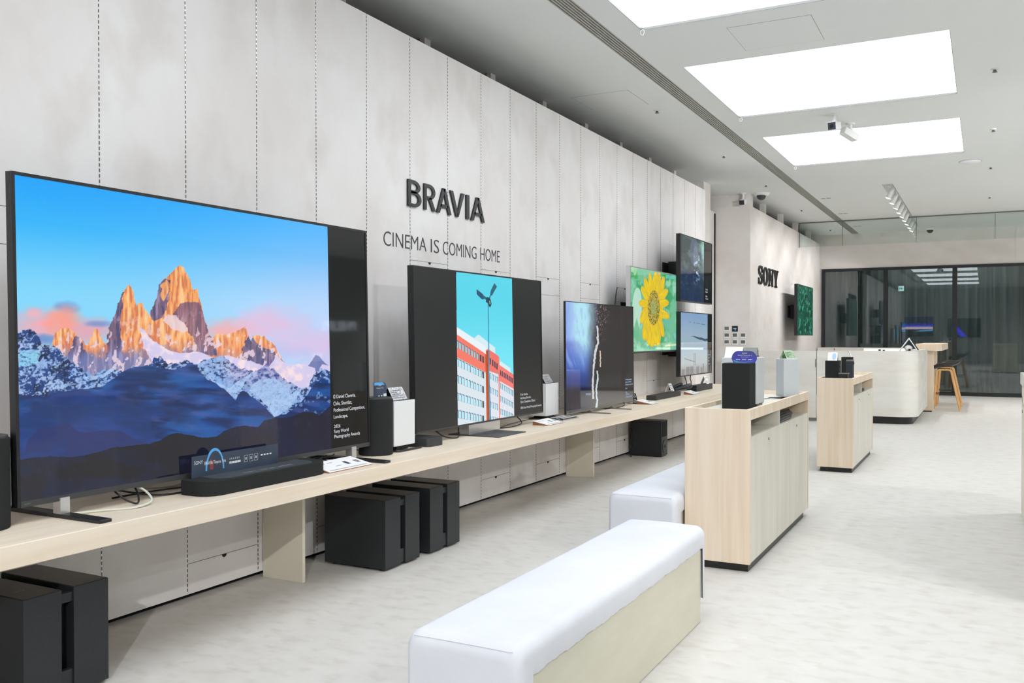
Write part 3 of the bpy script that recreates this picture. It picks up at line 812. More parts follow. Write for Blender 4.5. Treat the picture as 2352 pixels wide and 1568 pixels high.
H1 = homography([(0, 0), (1, 0), (1, 1), (0, 1)], [(49.5, 1152), (850, 1012), (841, 531), (41, 398)])
def paint_mountain(s, t):
    u, v = H1(s, t)
    sh = s.shape + (3,)
    c = np.zeros(sh)
    # sky, in the picture's own axes
    k = (sm(.60, 1.06, t) * .95)[..., None]; kl = sm(.0, .9, s)[..., None]
    top = A((0, 160, 255)) * (1 - kl) + A((70, 180, 255)) * kl
    midl = A((132, 218, 255)) * (1 - kl) + A((190, 218, 255)) * kl
    c[:] = midl * (1 - k) + top * k
    n = fbm(s * 3, t * 3, 5)
    c = over(c, (150, 220, 255), sm(.45, .8, n) * sm(.3, .8, 1 - t) * .5)
    low = sm(.62, .45, t)
    c = over(c, (214, 200, 240), low * sm(.55, .95, s), .9)
    # clouds
    def blob(x, y, rx, ry, col, k=1.0, p=1.6, seed=0):
        nonlocal c
        w_ = fbm(u / 34 + seed, v / 20, seed, 4)
        d = ((u - x) / rx) ** 2 + ((v - y) / ry) ** 2
        c = over(c, col, sm(1.25, -.35, d + (w_ - .5) * .9), k)
    blob(160, 702, 34, 16, (110, 130, 200), .75, seed=3)
    blob(95, 745, 95, 50, (246, 172, 184), 1, seed=4)
    blob(150, 736, 50, 42, (255, 158, 138), 1, seed=6)
    blob(85, 715, 22, 16, (250, 176, 186), .85, seed=9)
    blob(215, 757, 60, 36, (240, 164, 176), .95, seed=11)
    blob(235, 740, 34, 9, (96, 132, 205), .7, seed=12)
    blob(540, 750, 90, 30, (248, 176, 176), 1, seed=2)
    blob(630, 740, 100, 50, (230, 192, 226), .95, seed=8)
    blob(110, 775, 40, 14, (86, 140, 210), .8, seed=14)
    blob(665, 800, 60, 22, (160, 190, 250), .7, seed=15)
    blob(700, 785, 110, 36, (222, 196, 232), .8, seed=16)
    # rock towers
    tower = [(118, 1200), (118, 806), (124, 790), (133, 760), (146, 752), (159, 750), (176, 756), (183, 768), (196, 779), (203, 790), (211, 778), (217, 764), (222, 752), (228, 750), (233, 760), (238, 772), (246, 788), (250, 780), (252, 762), (256, 748), (265, 728), (273, 708), (279, 690), (285, 674), (291, 662), (297, 656), (300, 651), (306, 653), (310, 661), (313, 676), (317, 690), (322, 700), (326, 692), (330, 690), (336, 702), (344, 712), (350, 722), (353, 708), (360, 690), (366, 672), (370, 655), (375, 645), (382, 633), (388, 635), (393, 629), (402, 622), (409, 612), (415, 607), (421, 605), (428, 611), (434, 622), (439, 634), (445, 650), (448, 660), (453, 660), (458, 658), (461, 668), (466, 690), (471, 712), (478, 738), (486, 765), (492, 770), (500, 764), (510, 761), (522, 764), (532, 762), (545, 758), (556, 752), (568, 746), (575, 768), (582, 780), (586, 768), (594, 765), (604, 768), (612, 768), (622, 778), (632, 785), (640, 798), (648, 812), (660, 832), (690, 850), (690, 1200)]
    jag = (fbm(u / 7, v / 11, 21, 4) - .5) * 7; jag2 = (fbm(u / 11, v / 6, 22, 4) - .5) * 6
    m = inpoly(u + jag, v + jag2, tower)
    st = fbm(u / 5, v / 34, 31, 5)                       # vertical strata
    br = fbm(u / 16, v / 16, 33, 5)
    lit = A((250, 172, 104)) * np.ones(sh)
    lit = mix(lit, (255, 212, 158), sm(.5, .7, st), .8)
    lit = mix(lit, (206, 112, 84), sm(.5, .34, st), .75)
    lit = mix(lit, (236, 128, 96), sm(760, 830, v), .55)
    shade = A((112, 92, 128)) * np.ones(sh)
    shade = mix(shade, (66, 70, 116), sm(.48, .36, st), .9)
    shade = mix(shade, (170, 150, 190), sm(.56, .72, st), .7)
    rock = lit.copy()
    # shaded flanks
    shp = [[(250, 830), (249, 780), (257, 745), (273, 706), (284, 672), (293, 664), (286, 690), (283, 720), (280, 745), (285, 790), (290, 835)],
           [(350, 730), (353, 706), (366, 668), (374, 643), (384, 634), (398, 640), (394, 660), (392, 690), (384, 716), (372, 728), (358, 734)],
           [(404, 720), (418, 694), (436, 688), (462, 690), (484, 752), (500, 800), (505, 812), (470, 812), (446, 770), (430, 742)],
           [(160, 812), (170, 786), (181, 765), (196, 790), (205, 812), (205, 850), (160, 850)],
           [(560, 800), (572, 770), (588, 772), (600, 790), (630, 800), (655, 830), (640, 860), (560, 860)]]
    for q in shp:
        mm = inpoly(u + jag * 1.6, v + jag2, q)
        rock = mix(rock, shade, mm, .92)
    mm = inpoly(u + jag, v + jag2, [(375, 652), (388, 636), (396, 646), (392, 668), (380, 690), (376, 680)])
    rock = mix(rock, lit, mm, .9)
    mm = inpoly(u + jag, v + jag2, [(404, 720), (418, 694), (436, 688), (462, 690), (484, 752), (500, 800), (470, 812), (446, 770), (430, 742)])
    rock = mix(rock, (176, 108, 104), mm, .45)
    # cold foot of the massif
    foot = sm(783, 822, v + (br - .5) * 40 - (u > 480) * 8)
    rock = mix(rock, mix(A((110, 122, 178)) * np.ones(sh), (150, 150, 196), sm(.45, .65, st)), foot, .9 * (u < 475) + .35 * (u >= 475))
    sn = sm(.60, .66, fbm(u / 9, v / 14 + u / 40, 41, 5)) * sm(690, 790, v)
    rock = mix(rock, (240, 214, 226), sn, .85)
    c = over(c, rock, m)
    # big snow shoulder
    snow = [(325, 745), (338, 756), (352, 775), (372, 788), (392, 800), (416, 806), (440, 806), (462, 803), (480, 812), (500, 818), (528, 812), (548, 818), (575, 824), (600, 832), (622, 838), (640, 812), (652, 824), (664, 834), (690, 832), (712, 834), (728, 815), (733, 811), (742, 820), (756, 834), (772, 838), (772, 900), (740, 905), (640, 905), (560, 880), (480, 860), (400, 838), (350, 824), (335, 790)]
    c = over(c, mix(A((216, 206, 240)) * np.ones(sh), (250, 226, 232), sm(.4, .7, br)), inpoly(u + jag * .6, v + jag2 * .6, snow))
    q = inpoly(u + jag, v + jag2, [(378, 730), (392, 718), (410, 722), (428, 740), (438, 756), (420, 760), (400, 750)])
    c = over(c, (236, 216, 230), q, .8)
    # small peaks on the right
    q = inpoly(u + jag * .5, v + jag2 * .5, [(712, 836), (722, 822), (729, 811), (735, 812), (744, 822), (758, 836), (744, 832), (736, 846), (733, 866), (728, 842)])
    c = over(c, (96, 110, 170), q, .85)
    # mid ridge of mixed rock and snow
    midl = [(38, 768), (52, 764), (62, 756), (72, 754), (86, 757), (98, 775), (104, 790), (118, 788), (134, 792), (148, 806), (166, 826), (190, 842), (214, 858), (240, 848), (262, 846), (285, 850), (300, 843), (330, 838), (345, 835), (358, 822), (372, 818), (400, 832), (430, 824), (460, 832), (486, 818), (520, 816), (556, 842), (586, 850), (618, 832), (640, 852), (660, 868), (690, 886), (712, 884), (724, 856), (740, 844), (765, 850)]
    m = below(u, v, midl, 9, .12, 51)
    n1 = fbm(u / 8 + v / 30, v / 6, 61, 6) + .10 * (fbm(u / 30, v / 24, 62, 3) - .5)
    blue = A((30, 62, 128)) * np.ones(sh)
    blue = mix(blue, (20, 36, 76), sm(.52, .38, fbm(u / 22, v / 18, 63, 4)))
    n1b = fbm(u / 4.2 + v / 16, v / 3.2 - u / 20, 66, 6)
    cov = np.interp(u, [40, 130, 300, 420, 520, 600, 765], [.00, .02, .03, .05, .10, .13, .05])
    big = fbm(u / 24 + 3, v / 17, 68, 3)
    sn = sm(.47, .60, n1 * .45 + n1b * .55 + cov + (big - .5) * .34)
    wht = mix(A((196, 216, 250)) * np.ones(sh), (150, 196, 250), sm(.2, .9, s * 0 + fbm(u / 60, v / 60, 65)))
    c2 = mix(blue, wht, sn, .88)
    c2 = mix(c2, (64, 92, 160), sm(.4, .6, fbm(u / 5, v / 9, 67, 4)), .2)
    rr = sm(500, 560, u) * sm(905, 840, v)
    c2 = mix(c2, mix(A((120, 104, 160)) * np.ones(sh), (214, 190, 226), sm(.45, .6, n1)), rr * sm(720, 640, u), .6)
    c = over(c, c2, m)
    # white hanging glaciers
    for q in ([(45, 812), (60, 800), (92, 800), (98, 806), (90, 832), (70, 838), (48, 840)], [(130, 868), (142, 866), (150, 876), (158, 886), (150, 892), (136, 886)],
              [(482, 856), (500, 872), (530, 888), (556, 868), (582, 852), (592, 850), (566, 874), (556, 898), (548, 914), (520, 894), (498, 884)],
              [(600, 870), (630, 862), (660, 880), (672, 905), (684, 892), (700, 886), (690, 902), (672, 930), (650, 946), (634, 954), (618, 930), (596, 906), (575, 894), (584, 880)],
              [(196, 862), (236, 858), (250, 850), (262, 842), (276, 838), (262, 852), (240, 864), (212, 870)]):
        mm = inpoly(u + jag * .8, v + jag2 * .8, q)
        c = over(c, (176, 206, 246) if q[0][0] > 100 else (150, 220, 250), mm * (1 - .7 * sm(.50, .62, n1b)), .92)
    # deep blue slopes
    l1 = [(38, 905), (80, 904), (112, 907), (140, 896), (190, 890), (240, 884), (262, 868), (285, 850), (310, 840), (344, 835), (372, 840), (400, 846), (424, 838), (444, 829), (462, 846), (480, 868), (520, 888), (545, 915), (552, 900), (562, 893), (580, 905), (612, 930), (634, 955), (662, 946), (690, 925), (712, 900), (724, 878), (740, 866), (765, 868)]
    m = below(u, v, l1, 4, .1, 71)
    dn = fbm(u / 70 + v / 90, v / 26, 73, 5)
    deep = mix(A((12, 56, 128)) * np.ones(sh), (20, 86, 162), sm(.3, .7, dn))
    deep = mix(deep, (30, 42, 86), sm(.62, .3, fbm(u / 60, v / 34, 75)) * sm(500, 360, u), .9)
    deep = mix(deep, (14, 38, 88), sm(.58, .32, fbm(u / 70 - v / 50, v / 16, 76)), .8)
    deep = mix(deep, (84, 96, 168), sm(.48, .78, fbm(u / 60 - v / 40, v / 13, 77)), .5)
    edge = sm(.6, .7, fbm(u / 8, v / 9, 79)) * (u > 690)
    deep = mix(deep, (170, 200, 244), edge, .5)
    c = over(c, deep, m)
    l2 = [(38, 960), (70, 945), (110, 915), (140, 896), (168, 893), (205, 897), (240, 906), (290, 918), (330, 930), (352, 950), (348, 985), (360, 1000), (400, 1010), (770, 1010)]
    c = over(c, mix(A((22, 56, 118)) * np.ones(sh), (36, 62, 136), sm(.4, .7, dn)), below(u, v, l2, 3, .1, 81) & (u < 360), .75)
    l3 = [(38, 1052), (60, 1045), (66, 1010), (90, 985), (130, 968), (160, 972), (190, 990), (225, 988), (255, 984), (290, 990), (320, 1010), (350, 1020), (770, 1100)]
    c = over(c, mix(A((26, 60, 128)) * np.ones(sh), (38, 48, 104), sm(.35, .6, dn)), below(u, v, l3, 3, .1, 83) & (u < 420), .8)
    # dark foreground
    l4 = [(38, 1058), (60, 1052), (92, 1048), (120, 1046), (160, 1048), (195, 1044), (230, 1036), (260, 1026), (285, 1024), (310, 1020), (350, 1016), (375, 1008), (392, 996), (410, 991), (435, 995), (470, 1002), (500, 1000), (520, 986), (545, 976), (570, 974), (596, 978), (612, 962), (636, 956), (670, 954), (700, 942), (724, 944), (738, 950), (752, 936), (770, 924)]
    m = below(u, v, l4, 2, .1, 91)
    fg = mix(A((26, 26, 38)) * np.ones(sh), (24, 30, 58), sm(.45, .7, fbm(u / 60, v / 30, 93)))
    fg = mix(fg, (28, 34, 66), sm(330, 620, u), .5)
    fg = mix(fg, (48, 54, 84), sm(.66, .8, fbm(u / 14, v / 22, 95)), .35)
    c = over(c, fg, m)
    # unlit side bar of the panel
    c = over(c, (14, 15, 17), s > .843)
    return c

H2 = homography([(0, 0), (1, 0), (1, 1), (0, 1)], [(958.5, 993), (1248, 943), (1243.5, 646.5), (952, 611)])
def paint_block(s, t):
    u, v = H2(s, t); c = np.zeros(s.shape + (3,)); c[:] = (22, 22, 24)
    pic = (u > 1050 + (v - 625) * .011) & (u < 1178.5 + (v - 640) * .016)
    sky = mix(A((84, 216, 238)) * np.ones(c.shape), (120, 234, 250), sm(.9, .3, t))
    L = lambda x, y: (1020 + x / 3.92, 600 + y / 3.92)
    def P(*pts): return inpoly(u, v, [L(*p) for p in pts])
    img = sky
    def put(col, mask, k=1.0):
        nonlocal img
        img = mix(img, col, mask, k)
    put((216, 240, 246), P((110, 580), (280, 690), (318, 655), (470, 775), (470, 830), (385, 850), (110, 700)))
    put((236, 246, 250), P((110, 580), (390, 770), (390, 850), (110, 700)))
    put((250, 122, 102), P((110, 645), (390, 835), (390, 1005), (110, 855)))
    put((222, 232, 240), P((110, 855), (390, 1005), (395, 1480), (110, 1560)))
    put((196, 224, 234), P((110, 855), (390, 1003), (390, 1012), (110, 866)))
    put((216, 240, 246), P((495, 880), (608, 960), (608, 1000), (495, 950)))
    put((246, 124, 116), P((500, 925), (640, 1020), (640, 1150), (500, 1070)))
    put((226, 230, 240), P((500, 1070), (640, 1148), (645, 1400), (505, 1430)))
    put((244, 116, 104), P((383, 800), (405, 785), (500, 850), (502, 1015), (415, 985)))
    put((226, 230, 240), P((415, 985), (502, 1020), (508, 1430), (425, 1440)))
    put((250, 126, 110), P((495, 850), (508, 860), (514, 1425), (504, 1425)))
    put((206, 84, 22), P((376, 835), (392, 840), (412, 840), (425, 1440), (392, 1460), (384, 1010)))
    put((176, 66, 16), P((388, 810), (412, 790), (414, 990), (420, 1440), (402, 1445), (392, 1000)))
    def wins(y0, y1, xs, w_, h0, h1, dark=0, orange=False):
        for i, x in enumerate(xs):
            f = (x - 120) / 260.0; y = y0 + (y1 - y0) * f; h = h0 + (h1 - h0) * f
            ww = w_ * (1 - .38 * f)
            sl = (y1 - y0) / 260.0 * ww
            dk = i >= len(xs) - dark
            put((70, 110, 136) if not dk else (46, 56, 72), P((x, y), (x + ww, y + sl), (x + ww + 1, y + h + sl), (x + 1, y + h)))
            if not dk: put((186, 236, 250) if not orange else (150, 206, 222), P((x, y + 8), (x + ww - 4, y + sl + 8), (x + ww - 3, y + h + sl - 3), (x, y + h - 2)))
    X1 = [118, 145, 173, 202, 229, 255, 280, 305, 330, 353]
    wins(703, 865, X1, 21, 70, 58, 2, True)
    wins(866, 1000, X1, 22, 72, 60, 1); wins(1018, 1130, X1, 22, 72, 60, 1); wins(1178, 1262, X1, 22, 70, 60, 1); wins(1334, 1392, X1, 22, 74, 60, 1)
    def wins2(y0, y1, xs, w_, h, dark):
        n = len(xs)
        for i, x in enumerate(xs):
            f = i / (n - 1.0); y = y0 + (y1 - y0) * f
            put((60, 60, 80) if dark or i == n - 1 else (96, 136, 160), P((x, y), (x + w_, y + 7), (x + w_, y + h + 7), (x, y + h)))
            if not dark: put((176, 230, 246), P((x, y + 7), (x + w_ - 4, y + 11), (x + w_ - 4, y + h + 5), (x, y + h)))
    wins2(866, 912, [419, 441, 461, 480], 12, 56, True)
    for yy, y2 in ((1000, 1036), (1128, 1158), (1256, 1280), (1388, 1404)): wins2(yy, y2, [422, 443, 463, 482], 12, 54, False)
    X3 = [512, 528, 545, 561, 577, 592, 606, 619]
    wins2(974, 1044, X3, 10, 48, True)
    for yy, y2 in ((1090, 1156), (1206, 1262), (1322, 1366)): wins2(yy, y2, X3, 10, 50, False)
    # slim mast with three blades
    put((70, 170, 200), P((402, 360), (411, 360), (418, 980), (432, 1440), (417, 1440), (409, 980)))
    put((40, 130, 170), P((406, 360), (411, 360), (418, 980), (432, 1440), (425, 1440), (413, 980)))
    put((16, 74, 112), P((302, 246), (352, 284), (370, 306), (366, 340), (344, 334), (302, 290)))
    put((16, 96, 120), P((462, 190), (487, 222), (440, 306), (424, 294), (430, 258)))
    put((24, 100, 128), P((360, 300), (392, 320), (390, 342), (362, 330)))
    put((24, 100, 120), P((424, 296), (432, 300), (424, 330), (414, 326)))
    put((10, 60, 82), P((388, 326), (400, 316), (422, 326), (432, 350), (438, 382), (424, 414), (412, 398), (404, 372), (386, 362)))
    put((150, 190, 170), P((416, 350), (424, 352), (428, 380), (420, 382)))
    c = mix(c, img, pic)
    return c

H3 = homography([(0, 0), (1, 0), (1, 1), (0, 1)], [(1303, 947), (1456.5, 919), (1454, 706), (1301, 693)])
def paint_burst(s, t):
    u, v = H3(s, t)
    L = lambda x, y: (1260 + x / 3.733, 520 + y / 3.733)
    x = (u - 1260) * 3.733; y = (v - 520) * 3.733
    c = np.zeros(s.shape + (3,)); c[:] = (64, 60, 58)  # grey-brown base paints the room's reflection into the dark right side
    n = fbm(x / 60, y / 160, 5); n2 = fbm(x / 14, y / 60, 7)
    edge = 415 - sm(1000, 1300, y) * 25 + (n - .5) * 40
    lit = sm(30, -90, x - edge)
    band = mix(A((150, 178, 246)) * np.ones(c.shape), (188, 240, 255), sm(150, 260, x) * sm(440, 370, x))
    band = mix(band, (176, 196, 250), sm(.45, .75, n2), .6)
    band = mix(band, (120, 130, 214), sm(940, 1010, y) * sm(320, 160, x), .8)
    band = mix(band, (84, 116, 206), sm(960, 1180, y) * .8)
    band = mix(band, (150, 176, 236), sm(.5, .7, fbm((x - y * .3) / 26, y / 260, 9)) * sm(960, 1040, y) * sm(1280, 1150, y), .7)
    band = mix(band, (40, 56, 126), sm(1150, 1330, y), .85)
    band = mix(band, (26, 28, 52), sm(1330, 1410, y))
    c = mix(c, band, lit)
    sp = sm(.62, .7, fbm(x / 7, y / 7, 11)) * sm(90, 10, np.abs(x - 440 - (y < 850) * 15)) * sm(1080, 700, y)
    c = mix(c, (230, 190, 200), sp, .8)
    def streak(pts, w_, col):
        nonlocal c
        xs = [p[1] for p in pts]; ys = [p[0] for p in pts]
        cx = np.interp(y, xs, ys)
        m = (np.abs(x - cx + (fbm(y / 20, y * 0, 13) - .5) * 12) < w_ * (0.4 + fbm(y / 30, x * 0 + 2, 15))) & (y > xs[0]) & (y < xs[-1])
        c = mix(c, col, m, .9)
    streak([(425, 850), (430, 1000), (405, 1090), (395, 1200), (388, 1300), (392, 1470)], 9, (235, 235, 240))
    streak([(450, 1060), (452, 1200)], 5, (235, 215, 190)); streak([(424, 1230), (430, 1300), (418, 1400), (424, 1500), (418, 1545)], 8, (220, 240, 245))
    streak([(350, 1420), (352, 1440)], 30, (120, 130, 160))
    return c

H4 = homography([(0, 0), (1, 0), (1, 1), (0, 1)], [(1457, 810), (1553, 805.5), (1556, 633), (1450, 612.5)])
def paint_flower(s, t):
    L = lambda x, y: (x, y)
    # picture's own axes measured in the crop 954 x 1568, flower centre about (510, 740)
    u, v = H4(s, t); x = (u - 1430) * 6.814; y = (v - 600) * 6.817
    c = np.zeros(s.shape + (3,)); c[:] = (120, 198, 158)
    n = fbm(x / 90, y / 200, 3); n2 = fbm(x / 60, y / 120, 9)
    c = mix(c, (72, 170, 112), sm(.5, .35, n)); c = mix(c, (166, 224, 196), sm(.55, .75, n2), .8); c = mix(c, (110, 190, 190), sm(.5, .8, fbm(x / 120, y / 200, 17)) * (x > 560), .6)
    c = mix(c, (110, 206, 214), inpoly(x, y, [(690, 215), (860, 240), (850, 280), (760, 270), (690, 280)]), .7)
    c = mix(c, (60, 170, 60), inpoly(x, y, [(770, 280), (820, 290), (775, 400)]) | inpoly(x, y, [(670, 200), (700, 200), (690, 260)]) | inpoly(x, y, [(205, 290), (240, 140), (262, 290)]), .6)
    pale = (((x - 258) / 72.0) ** 2 + ((y - 780) / 340.0) ** 2 < 1)
    c = mix(c, (200, 236, 216), pale, .9)
    c = mix(c, (176, 226, 176), inpoly(x, y, [(135, 70), (240, 80), (232, 200), (205, 245), (180, 180), (135, 170)]), .7)
    c = mix(c, (120, 192, 148), inpoly(x, y, [(260, 920), (310, 1120), (290, 1320), (230, 1320), (215, 1120)]), .85)
    c = mix(c, (232, 240, 190), ((np.abs(y - 1345 + (x - 680) * .12) < 14) & (x > 680) & (x < 840)) | ((np.abs(y - 1330) < 9) & (x > 420) & (x < 580)), .9)
    pet = [((520, 460), 48, 300, -3), ((462, 450), 36, 270, 5), ((572, 450), 42, 280, -4), ((620, 500), 40, 260, -9), ((420, 520), 40, 260, 12), ((640, 560), 55, 130, -38), ((640, 690), 70, 100, -80), ((640, 860), 62, 120, 60),
           ((385, 560), 42, 160, 24), ((380, 700), 70, 95, 80), ((372, 880), 56, 140, -14), ((410, 1080), 60, 190, -8), ((610, 1040), 42, 180, 14), ((490, 1180), 66, 180, 0), ((560, 1160), 58, 190, 4), ((445, 1200), 40, 140, 3)]
    c = mix(c, (238, 200, 40), ((x - 510) / 135.0) ** 2 + ((y - 760) / 430.0) ** 2 < 1)
    for i, ((px, py), rx, ry, a) in enumerate(pet):
        X, Y = rot(x - px, y - py, -R(a))
        d = (X / rx) ** 2 + (Y / ry) ** 2
        col = mix(A((248, 214, 40)) * np.ones(c.shape), (228, 196, 52), sm(.35, .65, fbm(X / 9, Y / 90, 20 + i)))
        col = mix(col, (236, 168, 30), sm(.72, 1.0, d), .7)
        c = mix(c, col, d < 1)
    d = ((x - 510) / 92.0) ** 2 + ((y - 760) / 275.0) ** 2
    cc = mix(A((196, 170, 60)) * np.ones(c.shape), (118, 108, 40), sm(.45, .6, vnoise(x / 9, y / 13, 5)))
    cc = mix(cc, (150, 176, 110), sm(.35, .05, d), .8)
    cc = mix(cc, (226, 214, 150), sm(.6, .7, vnoise(x / 7 + 4, y / 9, 8)), .5)
    c = mix(c, cc, sm(1.1, .9, d))
    return c

def paint_forest(s, t):
    c = np.zeros(s.shape + (3,)); c[:] = (34, 46, 52)
    n = fbm(s * 6, t * 9, 3); n2 = fbm(s * 20, t * 26, 7)
    c = mix(c, (76, 98, 84), sm(.5, .7, n) * sm(.3, .7, t))
    c = mix(c, (150, 186, 200), sm(.55, .78, s) * sm(.35, .9, t) * (.5 + n)); c = mix(c, (100, 150, 110), sm(.5, .7, n2) * sm(.6, .7, s) * sm(.3, .5, t), .7)
    c = mix(c, (70, 80, 100), ((s - .42) ** 2 / .02 + (t - .78) ** 2 / .05) < 1, .75); c = mix(c, (104, 110, 126), ((s - .46) ** 2 / .006 + (t - .72) ** 2 / .03) < 1, .5)
    c = mix(c, (22, 36, 62), sm(.52, .42, t) * sm(.75, .5, s), .9); c = mix(c, (44, 70, 110), sm(.55, .7, n2) * sm(.5, .3, np.abs(t - .35)), .5)
    c = mix(c, (170, 190, 214), sm(.62, .7, fbm(s * 14, t * 22, 11)) * sm(.14, .03, np.abs(s - .5)) * sm(.2, .5, t), .8)
    c = mix(c, (30, 42, 66), sm(.35, .1, t), .6)
    c = c * 1.3
    return mix(c, (22, 22, 24), s > .73)
def paint_shore(s, t):
    c = np.zeros(s.shape + (3,)); c[:] = (160, 184, 202)
    c = mix(c, (136, 168, 206), sm(.6, 1, t)); c = mix(c, (176, 188, 190), sm(.45, .2, t)); c = mix(c, (150, 146, 150), sm(.2, .05, t))
    lx = s; y0 = .64 - (lx - .2) * .13
    c = mix(c, (52, 76, 96), (np.abs(t - y0 + (fbm(s * 18, t * 4, 3) - .5) * .03) < .018 * sm(.25, .6, s)) & (s > .3), .9)
    c = mix(c, (96, 116, 130), (np.abs(t - .86 + (s - .2) * .07) < .006) & (s > .25) & (s < .78) & (fbm(s * 40, t, 5) > .45), .8)
    c = mix(c, (90, 96, 100), (np.abs(t - .27 + (s - .1) * .2) < .007) & (s > .12) & (s < .46), .8)
    for x in (.41, .45): c = mix(c, (110, 116, 116), (np.abs(s - x) < .008) & (t > .14) & (t < .34), .8)
    c = mix(c, (60, 62, 64), (np.abs(s - .72) < .010) & (t < .16), .9)
    for x, w_, h in ((.08, .04, .10), (.22, .05, .13), (.34, .05, .13), (.53, .04, .12), (.66, .03, .10)):
        c = mix(c, (104, 100, 104), (np.abs(s - x) < w_) & (t < h), .7)
    return mix(c, (24, 26, 28), s > .86)
def paint_leaves(s, t):
    c = np.zeros(s.shape + (3,)); c[:] = (14, 92, 70)
    n = fbm(s * 26, t * 20, 3, 4); n2 = fbm(s * 8, t * 5, 7)
    c = mix(c, (70, 168, 128), sm(.52, .7, n)); c = mix(c, (6, 52, 42), sm(.48, .36, n)); c = mix(c, (8, 70, 56), sm(.55, .4, n2), .6)
    return c

# ------------------------------------------------------------------ televisions
def tv(label, X, y0, y1, z0, z1, depth, tilt, paint, res, mat, bez=.012, chin=.02, frame='black', group='screens along the wall', rear=None, chinmat='charcoal', side=None):
    """flat panel facing +X; front face at X at the bottom edge, leaning back by tilt over its height"""
    t = thing('television', label, 'television', (X - depth / 2, (y0 + y1) / 2, z0), group)
    H = z1 - z0
    sx = lambda z: X - tilt * (z - z0) / H
    def slab(a, b, c0, c1, f, bk):
        mb = MB(); vs = []
        for z in (c0, c1):
            for y in (a, b):
                for off in (f, bk): vs.append((sx(z) - off, y, z))
        return mb.add(vs, [(0, 1, 3, 2), (4, 6, 7, 5), (0, 4, 5, 1), (2, 3, 7, 6), (0, 2, 6, 4), (1, 5, 7, 3)])
    fr = MB()
    for q in ((y0, y0 + bez, z0, z1), (y1 - bez, y1, z0, z1), (y0 + bez, y1 - bez, z1 - bez, z1)):
        s_ = slab(q[0], q[1], q[2], q[3], 0, depth); fr.add(s_.v, s_.f)
    build('bezel', fr, side or frame, t, smooth=False, merge=False)
    build('chin', slab(y0 + bez, y1 - bez, z0, z0 + chin, -.001, depth), chinmat, t, smooth=False)
    build('back_panel', slab(y0 + bez, y1 - bez, z0 + chin, z1 - bez, .006, depth), 'black', t, smooth=False)
    if rear:
        a, b, c0, c1, d = rear
        build('rear_housing', slab(a, b, c0, c1, depth, depth + d), 'black', t, smooth=False)
    a, b = z0 + chin, z1 - bez
    e = .003
    o = (sx(a) - e, y0 + bez, a); ex = (0, y1 - y0 - 2 * bez, 0); ey = (sx(b) - sx(a), 0, b - a)
    picture_grid('screen', o, ex, ey, res[0], res[1], paint, mat, t)
    t['_'] = 0; del t['_']
    def on(s_, tt, off=.0015):
        return Vector(o) + Vector(ex) * s_ + Vector(ey) * tt + Vector((off, 0, 0))
    return t, on, Vector(ex), Vector(ey)

EYU = Vector((0, 0, 1)); EXU = Vector((0, 1, 0))
def caption(t, X, tilt, z0, H, lines, mat):
    mb = MB(); up = Vector((-tilt / H, 0, 1)).normalized()
    for txt, y, z, W, h in lines:
        lettering(mb, txt, (X - tilt * (z - z0) / H - .0012, y, z), (0, 1, 0), up, W, h)
    build('caption_lettering', mb, mat, t, smooth=False, merge=False)
def logo(t, X, y, z, W, h, mat='steel'):
    build('logo_lettering', lettering(MB(), 'SONY', (X, y, z), (0, 1, 0), (0, 0, 1), W, h), mat, t, smooth=False, merge=False)

# 1. mountains
T, on, ex, ey = tv('largest television showing orange lit mountain peaks under a blue sky', -3.12, 2.072, 4.203, .722, 1.953, .035, .024, paint_mountain, (900, 520), 'gloss_scr', bez=.013, chin=.022, rear=(2.5, 3.8, .80, 1.5, .035))
caption(T, -3.12, .024, .722, 1.231, [('\u00a9 Daniel Claver\u00eda,', 3.880, 1.009, .195, .024), ('Chile, Shortlist,', 3.881, .971, .161, .024), ('Professional Competition,', 3.883, .933, .277, .026), ('Landscape,', 3.882, .898, .122, .024),
        ('2026', 3.883, .852, .053, .018), ('Sony World', 3.883, .819, .125, .024), ('Photography Awards', 3.884, .790, .225, .025)], 'texwhite')
logo(T, -3.117, 2.095, .7305, .027, .006)
for y in (2.235, 4.02):
    build('foot_bar', MB().prism([(-3.44, ZS), (-2.885, ZS), (-2.885, ZS + .013), (-3.44, ZS + .018)], (0, y, 0), (1, 0, 0), (0, 0, 1), (0, .052, 0)), 'black', T, bevel=.002, seg=1)
    build('foot_post', rbox(-3.155, -3.112, y + .003, y + .043, ZS + .015, .735), 'silver', T, smooth=False)

# 2. building
T, on, ex, ey = tv('television on a square pedestal showing a pink and white block of flats, black either side', -3.15, 4.718, 6.553, .737, 1.795, .045, .02, paint_block, (720, 400), 'matte_scr', bez=.010, chin=.012, rear=(4.9, 6.35, .80, 1.5, .03))
caption(T, -3.15, .02, .737, 1.058, [('\u00a9 Jan Goelke,', 6.157, .890, .127, .022), ('Germany, Shortlist,', 6.157, .862, .182, .022), ('Open Competition, Object,', 6.157, .832, .256, .023), ('2026 Sony World Photography Awards', 6.157, .787, .366, .022)], 'texwhite')
logo(T, -3.1475, 4.735, .7395, .024, .005)
build('base_plate', rbox(-3.335, -2.93, 5.40, 5.81, ZS, ZS + .006), 'charcoal', T, bevel=.001, seg=1, smooth=False)
build('pedestal', rbox(-3.26, -3.185, 5.43, 5.885, ZS + .006, .745), 'silver', T, smooth=False)

